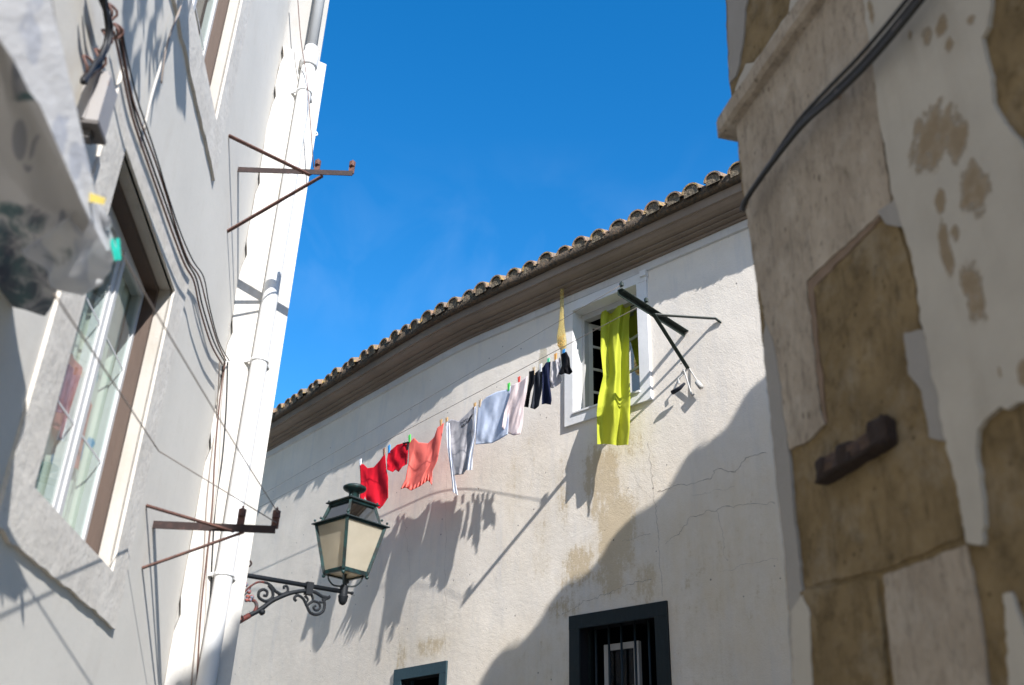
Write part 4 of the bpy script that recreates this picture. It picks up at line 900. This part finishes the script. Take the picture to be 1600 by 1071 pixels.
def scarred(name, c, shapes):
    m, t, s, o = mk(name); v = coords(t); k0 = ORG[stoneh.name]
    du = nd(t, 'ShaderNodeVectorMath', operation='DOT_PRODUCT'); t.links.new(v, du.inputs[0]); du.inputs[1].default_value = tuple(dR)
    sx = nd(t, 'ShaderNodeSeparateXYZ'); t.links.new(v, sx.inputs[0]); tot = None
    for sc in shapes:
        P = [Rpx(x, y, .016)-k0 for x, y in sc]; U = [p.dot(dR) for p in P]; Z = [p[2] for p in P]
        u0, z0 = (min(U)+max(U))/2, (min(Z)+max(Z))/2; ru, rz = (max(U)-min(U))/2*1.25, (max(Z)-min(Z))/2*1.2
        a = math_(t, 'MULTIPLY', math_(t, 'SUBTRACT', du.outputs['Value'], u0), 1/ru); b = math_(t, 'MULTIPLY', math_(t, 'SUBTRACT', sx.outputs['Z'], z0), 1/rz)
        d = math_(t, 'SUBTRACT', 1., math_(t, 'ADD', math_(t, 'MULTIPLY', a, a), math_(t, 'MULTIPLY', b, b))); tot = d if tot is None else math_(t, 'MAXIMUM', tot, d)
    tot = math_(t, 'MAXIMUM', tot, -1.2)
    f = math_(t, 'ADD', tot, math_(t, 'MULTIPLY', math_(t, 'SUBTRACT', noise(t, v, 22, 8, .65), .5), 3.4))
    base = mix(t, ramp(t, noise(t, v, 4, 6, .6), .3, .7), tuple(x*.88 for x in c), tuple(x*1.06 for x in c))
    base = mix(t, math_(t, 'MULTIPLY', ramp(t, noise(t, coords(t, (5, 5, .8)), 2, 7, .6), .5, .75), .3), base, (.21, .185, .145))
    base = mix(t, math_(t, 'MULTIPLY', ramp(t, f, -.35, .5), .65), base, (.24, .19, .13))
    base = mix(t, math_(t, 'MULTIPLY', ramp(t, f, .2, .9), .75), base, mix(t, noise(t, v, 30, 6, .7), (.13, .095, .058), (.22, .17, .11)))
    t.links.new(base, s.inputs['Base Color']); s.inputs['Roughness'].default_value = .92; s.inputs['Specular IOR Level'].default_value = .12
    bump(t, s, [(noise(t, v, 5, 5), .3, .02), (noise(t, v, 60, 5), .3, .004), (ramp(t, f, .2, .5, (1, 1, 1, 1), (0, 0, 0, 1)), .6, .008)]); return m
M['rplaster_scar'] = scarred('spalled_white_plaster', (.345, .325, .29), scars)
slab('plaster', pl, 0, .013, M['rplaster_scar'], 4, 8)
slab('render_patch', [(1568, 930), (1578, 925), (1590, 960), (1604, 1000), (1615, 1110), (1580, 1110), (1572, 1000)], 0, .01, M['rplaster'], 4, 18)
slab('render_patch', [(1392, 318), (1372, 330), (1384, 350), (1410, 356), (1426, 350), (1408, 290)], 0, .010, M['rgrey'], 3, 9)
slab('render_patch', [(1412, 520), (1440, 515), (1452, 545), (1470, 620), (1478, 690), (1452, 684), (1440, 610), (1418, 585)], 0, .009, M['rgrey'], 3, 10)
# ledge course
m = MB(); a_, b_ = Rpx(1137, 188, .05), Rpx(1290, -30, .05); ub0, ub1 = corner_u+.04, -2.5; zl0 = a_[2]
prf = [(-.02, zl0-.01), (.035, zl0), (.05, zl0+.012), (.052, zl0+.07), (.02, zl0+.09), (-.02, zl0+.1)]
m.grid([[R(u, o+.004*N3((u, z, 2), 9), z+.006*N3((u, 3, z), 7)) for o, z in prf] for u in np.arange(ub0, ub1, -.06)])
m.add([R(ub0, o, z) for o, z in prf], [tuple(range(len(prf)))])
m.hexa([R(ub0, -.3, zl0), R(ub0, .04, zl0), R(ub0+.03, .04, zl0), R(ub0+.03, -.3, zl0), R(ub0, -.3, zl0+.08), R(ub0, .04, zl0+.08), R(ub0+.03, .04, zl0+.08), R(ub0+.03, -.3, zl0+.08)])
obj('ledge', m, M['rlime'], stoneh)
slab('render_patch', [(1148, 140), (1165, 100), (1178, 98), (1232, 20), (1240, -20), (1262, -20), (1206, 84), (1170, 128), (1150, 152)], 0, .012, M['rplaster'], 3, 12)
slab('corner_render', [(1134, -40), (1172, -40), (1160, 60), (1150, 120), (1140, 130)], 0, .008, M['rgrey'], 3, 13)
# cables
c1 = thing('cable_bundle', 'two black cables tied together slanting across the near stone wall', 'cable', tuple(Rpx(1165, 325, .03)))
run_ = [(1160, 330), (1166, 312), (1200, 262), (1250, 195), (1300, 146), (1350, 96), (1400, 38), (1450, -25)]
for k, (dx, dy, r_) in enumerate(((0, 0, .0095), (-9, -6, .0065), (5, 5, .0095))):
    f = lambda x: min(1, max(0, (x-1190)/120))
    m = MB(); m.tube(smooth_line([Rpx(x+dx*f(x), y+dy*f(x), .055+.006*k) for x, y in run_], 6), r_, 8); obj('cable', m, M['black'], c1, True)
for x, y in ((1308, 150), (1401, 42), (1163, 322)):
    m = MB(); c_ = Rpx(x, y, .055); m.bar(c_-UP*.012+dR*.004, c_+UP*.014-dR*.012, .008, .035); obj('cable_tie', m, M['wire'], c1)
stub = thing('iron_fixing', 'rusty broken iron fixing stuck in the ochre stone wall', 'iron fixing', tuple(Rpx(1340, 710, .0)))
pa_, pb_ = Rpx(1292, 738, .012), Rpx(1394, 676, .012); ax_ = pb_-pa_; l3 = np.linalg.norm(ax_); ax_ /= l3; up_ = np.cross(nR, ax_)
if up_[2] < 0: up_ = -up_
def block(t0, t1, h, dp, lift, seed):
    G = []
    for i in range(11):
        t = t0+(t1-t0)*i/10; row = []; e = .9 if 0 < i < 10 else .72
        for j in range(21):
            a_ = 2*math.pi*j/20; q_ = A(math.cos(a_), math.sin(a_)); q_ = q_/max(abs(q_))**.85
            n_ = 1+.34*N3((t*9+seed, q_[0]*1.5, q_[1]*1.5), 1)
            row.append(pa_+ax_*l3*t+up_*(q_[0]*h*e*n_+lift)+nR*(q_[1]*dp*e*n_+dp*.6))
        G.append(row)
    m = MB().grid(G); m.add(G[0][:20], [tuple(range(20))]); m.add(G[-1][:20], [tuple(range(20))]); return m
obj('bar', block(0, 1, .030, .018, 0, 0), M['ruststub'], stub)
obj('strap', block(-.05, .12, .034, .020, .001, 3), M['rustblack'], stub); obj('strap', block(.30, .52, .036, .021, .004, 5), M['rustblack'], stub); obj('strap', block(.80, 1.05, .040, .022, .004, 8), M['rustblack'], stub)
obj('rim', block(-.02, 1.02, .007, .03, -.032, 11), M['rustblack'], stub)
# unseen block added on the lane side to shade the foot of the grey pier
ch = []
for q_ in ((370, 958), (355, 997), (338, 1013), (329, 1029), (300, 1046), (262, 1066)):
    s3 = Ppx(*q_); pl0 = R(0, -.7, 0); k = -(pl0-s3).dot(nR)/SD.dot(nR); p = s3-k*SD; ch.append(((p-pR).dot(dR), p[2]))
ch = sorted(ch); m = MB(); fnc = lambda u, z: R(u, -.7, z)
m.prism([fnc(ch[0][0]-.05, 5.5)]+[fnc(u, z) for u, z in ch]+[fnc(ch[-1][0]+.02, 5.5)], -nR*.5); obj('shade_block', m, M['rgrey'], stoneh)

# ============================================================ BED SHEET close to the camera
T2p = T2+UP*.09
LP1 = Lpx(183, 385, .34); LP0 = Lpx(80, 0, .33); LPx = Lpx(150, 305, .335); LPb = Lpx(62, -160, .33)
m = MB(); m.tube(smooth_line([LPb, LP0, Lpx(103, 105, .33), LPx, LP1], 6)+line3(LP1, T2p, .01)[1:], .0026, 5); tag(obj('clothesline', m, M['wire'], None, True), 'clothesline running from the patterned bed sheet to the lower rusty bracket', 'clothesline')
tailp = [Lpx(85, 460, .30), Lpx(165, 580, .25), Lpx(248, 705, .16)]
m = MB(); m.tube(smooth_line(tailp, 6)+line3(tailp[-1], T2p-A(0, 0, .05), .0)[1:], .0028, 5); tag(obj('clothesline', m, M['wire'], None, True), 'slack kinked cord crossing in front of the lower left window', 'clothesline')
def sheet_mat(nm, ca, cb, ink, tl):
    m, t, s, o = mk(nm); tcx = nd(t, 'ShaderNodeTexCoord')
    at2 = nd(t, 'ShaderNodeAttribute', attribute_name='weft'); v = at2.outputs['Vector']
    b = mix(t, noise(t, v, 5, 4), ca, cb)
    # leaves: stretched cells in two directions
    for ang, sc, th in ((.6, 13, .24), (-.9, 10, .26), (2.0, 8, .24)):
        mp = nd(t, 'ShaderNodeMapping'); mp.inputs['Rotation'].default_value = (0, 0, ang); mp.inputs['Scale'].default_value = (1, .36, 1); t.links.new(v, mp.inputs[0])
        vo = nd(t, 'ShaderNodeTexVoronoi', Scale=sc); vo.inputs['Randomness'].default_value = 1; t.links.new(mp.outputs[0], vo.inputs['Vector'])
        lf = ramp(t, vo.outputs['Distance'], th, th+.03, (1, 1, 1, 1), (0, 0, 0, 1)); vein = ramp(t, vo.outputs['Distance'], .03, .05)
        gate = ramp(t, noise(t, v, 3.3+sc*.13, 2), .42, .46)
        b = mix(t, math_(t, 'MULTIPLY', math_(t, 'MULTIPLY', lf, vein), math_(t, 'MULTIPLY', gate, .62)), b, ink)
    at = nd(t, 'ShaderNodeAttribute', attribute_name='print'); zz_ = math_(t, 'ADD', at.outputs['Fac'], math_(t, 'MULTIPLY', math_(t, 'SUBTRACT', noise(t, v, 14, 5, .65, 1.0), .5), 2.0))
    dk = ramp(t, zz_, .3, .85); b = mix(t, math_(t, 'MULTIPLY', dk, .88), b, mix(t, ramp(t, noise(t, v, 7, 3), .42, .58), (.035, .045, .07), (.035, .085, .095)))
    t.links.new(b, s.inputs['Base Color']); s.inputs['Roughness'].default_value = .9; s.inputs['Specular IOR Level'].default_value = .1
    tr = nd(t, 'ShaderNodeBsdfTranslucent'); t.links.new(b, tr.inputs[0]); ms = nd(t, 'ShaderNodeMixShader'); ms.inputs[0].default_value = tl
    bump(t, s, [(noise(t, v, 9, 4), .3, .02), (noise(t, v, 220, 2), .15, .002)])
    t.links.new(s.outputs[0], ms.inputs[1]); t.links.new(tr.outputs[0], ms.inputs[2]); t.links.new(ms.outputs[0], o.inputs[0]); return m
M['sheet'] = sheet_mat('white_sheet', (.68, .685, .70), (.75, .75, .76), (.46, .49, .57), .2)
M['sheet2'] = sheet_mat('shaded_printed_sheet', (.37, .365, .365), (.44, .435, .435), (.12, .135, .17), .05)  # same print on a darker base that carries the lower fold's shade
bs_ = thing('bed_sheet', 'white bed sheet over a floral printed one darkened as shade, hanging close by on the left', 'bed sheet', tuple(Lpx(60, 480, .33)))
def spoint(pl0, nn):
    return lambda x, y: hit(pl0, nn, x, y)
b1 = LP1-LP0; b1 /= np.linalg.norm(b1); vw = EYE-(LP0+LP1)/2; vw /= np.linalg.norm(vw)
n1 = TO_SUN*1.0+vw*.54; n1 -= b1*n1.dot(b1); n1 /= np.linalg.norm(n1)
SP1 = spoint(LP0, n1)
f0, f1 = SP1(-5, 60), SP1(168, 392); b2 = f1-f0; b2 /= np.linalg.norm(b2)
n2_ = vw*.75-TO_SUN*.55; n2_ -= b2*n2_.dot(b2); n2_ /= np.linalg.norm(n2_)
SP2 = spoint(f0, n2_)
def sheet(name, fn, top, right, bottom, left, nx, ny, amp, nn, fr, seed, mat, parent, printf=None):
    C2 = coons(top, right, bottom, left, nx, ny); G = []; pv = []; wf = []
    for i in range(ny):
        row = []
        for j in range(nx):
            s_, t = j/(nx-1), i/(ny-1); row.append(fn(*C2[i, j])+nn*amp*(math.sin(fr*6.28*s_+2*t+seed)+.7*N3((s_*5, t*5, seed), 1)))
            pv.append(printf(C2[i, j]) if printf else -1); wf += [C2[i, j][0]*.0019+seed, C2[i, j][1]*.0019, seed]
        G.append(row)
    o = obj(name, MB().grid(G), mat, parent, True); a = o.data.attributes.new('print', 'FLOAT', 'POINT'); a.data.foreach_set('value', pv); a = o.data.attributes.new('weft', 'FLOAT_VECTOR', 'POINT'); a.data.foreach_set('vector', wf); return o
sheet('upper_fold', SP1, [(-20, -60), (66, -60)], [(66, -60), (80, 0), (104, 105), (150, 305), (184, 388)], [(166, 392), (184, 388)], [(-20, -60), (-4, 60), (20, 95), (46, 145), (62, 165), (84, 215), (104, 260), (128, 318), (166, 392)], 24, 50, .0008, n1, 1.1, .3, M['sheet'], bs_)
def pr_(p):
    x, y = p; v_ = -1.
    for cx, cy, rx, ry in ((20, 445, 75, 60), (52, 345, 24, 22), (30, 330, 40, 14), (10, 380, 34, 34), (70, 475, 40, 30), (40, 155, 22, 8)): v_ = max(v_, .95-.5*(((x-cx)/rx)**2+((y-cy)/ry)**2))
    return v_
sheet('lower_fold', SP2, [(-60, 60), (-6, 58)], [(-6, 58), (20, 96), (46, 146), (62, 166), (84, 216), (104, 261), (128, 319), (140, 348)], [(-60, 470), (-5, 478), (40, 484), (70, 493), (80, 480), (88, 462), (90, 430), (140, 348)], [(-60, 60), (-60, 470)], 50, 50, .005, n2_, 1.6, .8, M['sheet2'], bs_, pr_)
SP3 = spoint(LP1, (n1*.75+n2_*.55)/np.linalg.norm(n1*.75+n2_*.55))
sheet('hanging_corner', SP3, [(132, 312), (152, 305), (184, 386)], [(184, 386), (170, 420), (150, 445), (122, 462)], [(40, 392), (70, 430), (95, 455), (122, 462)], [(132, 312), (95, 345), (60, 375), (40, 392)], 36, 36, .012, n1, 1.7, 2., M['sheet'], bs_, lambda p: .45-.6*(((p[0]-85)/40)**2+((p[1]-395)/30)**2))
def camd(x, y, ref): return EYE+ray(x, y)*(np.linalg.norm(ref-EYE)-.055)
def peg_at(c, d, ln_, colr, label):
    d = d/np.linalg.norm(d); v = EYE-c; v /= np.linalg.norm(v); x = np.cross(d, v); x /= np.linalg.norm(x); m = MB()
    for s_ in (-1, 1): m.bar(c-d*ln_*.5+x*s_*ln_*.06, c+d*ln_*.5+x*s_*ln_*.13, ln_*.11, ln_*.18, v)
    m.tube([c+x*ln_*.15, c-x*ln_*.15], ln_*.07, 6)
    tag(obj('clothes_peg', m, PM[colr], None), label, 'clothes peg', 'clothes pegs on the bed sheet')
pa, pb = camd(179, 374, LP1), camd(184, 406, LP1); peg_at((pa+pb)/2, pa-pb, np.linalg.norm(pa-pb)*1.05, 'teal', 'teal peg on the corner of the patterned bed sheet')
pa, pb = camd(127, 305, LPx), camd(164, 315, LPx); peg_at((pa+pb)/2, pa-pb, np.linalg.norm(pa-pb), 'yellow', 'yellow peg on the folded edge of the patterned bed sheet')

# unseen pot and leaves added above the frame to dapple the grey wall
pot = thing('dapple_plant', 'unseen potted leaves added high on the grey wall to dapple it', 'plant', tuple(L(2.3, .3, 5.3)))
m = MB(); m.lathe(L(2.25, .42, 5.6), [(.06, 0), (.1, .15), (.11, .16), (.09, .16)], 14); obj('pot', m, M['terracotta'], pot, True)
m = MB()
for k in range(46):
    s3 = Lpx(rng.uniform(196, 256), rng.uniform(-40, 165)*.9, 0); k_ = rng.uniform(1.2, 2.2); c_ = s3-SD*k_
    d = UP*rng.uniform(.3, 1)+dL*rng.uniform(-.9, .3); d /= np.linalg.norm(d); x = np.cross(d, SD); x /= np.linalg.norm(x); l_ = rng.uniform(.06, .15); w2 = l_*.13
    m.add([c_-d*l_, c_-d*l_*.2+x*w2, c_+d*l_, c_-d*l_*.2-x*w2], [(0, 1, 2, 3)])
obj('leaves', m, M['leaf'], pot)
m = MB(); m.tube([L(2.25, 0, 6.0), L(2.25, .42, 6.0), L(2.25, .42, 5.76)], .006, 6); obj('hook', m, M['rustdark'], pot)
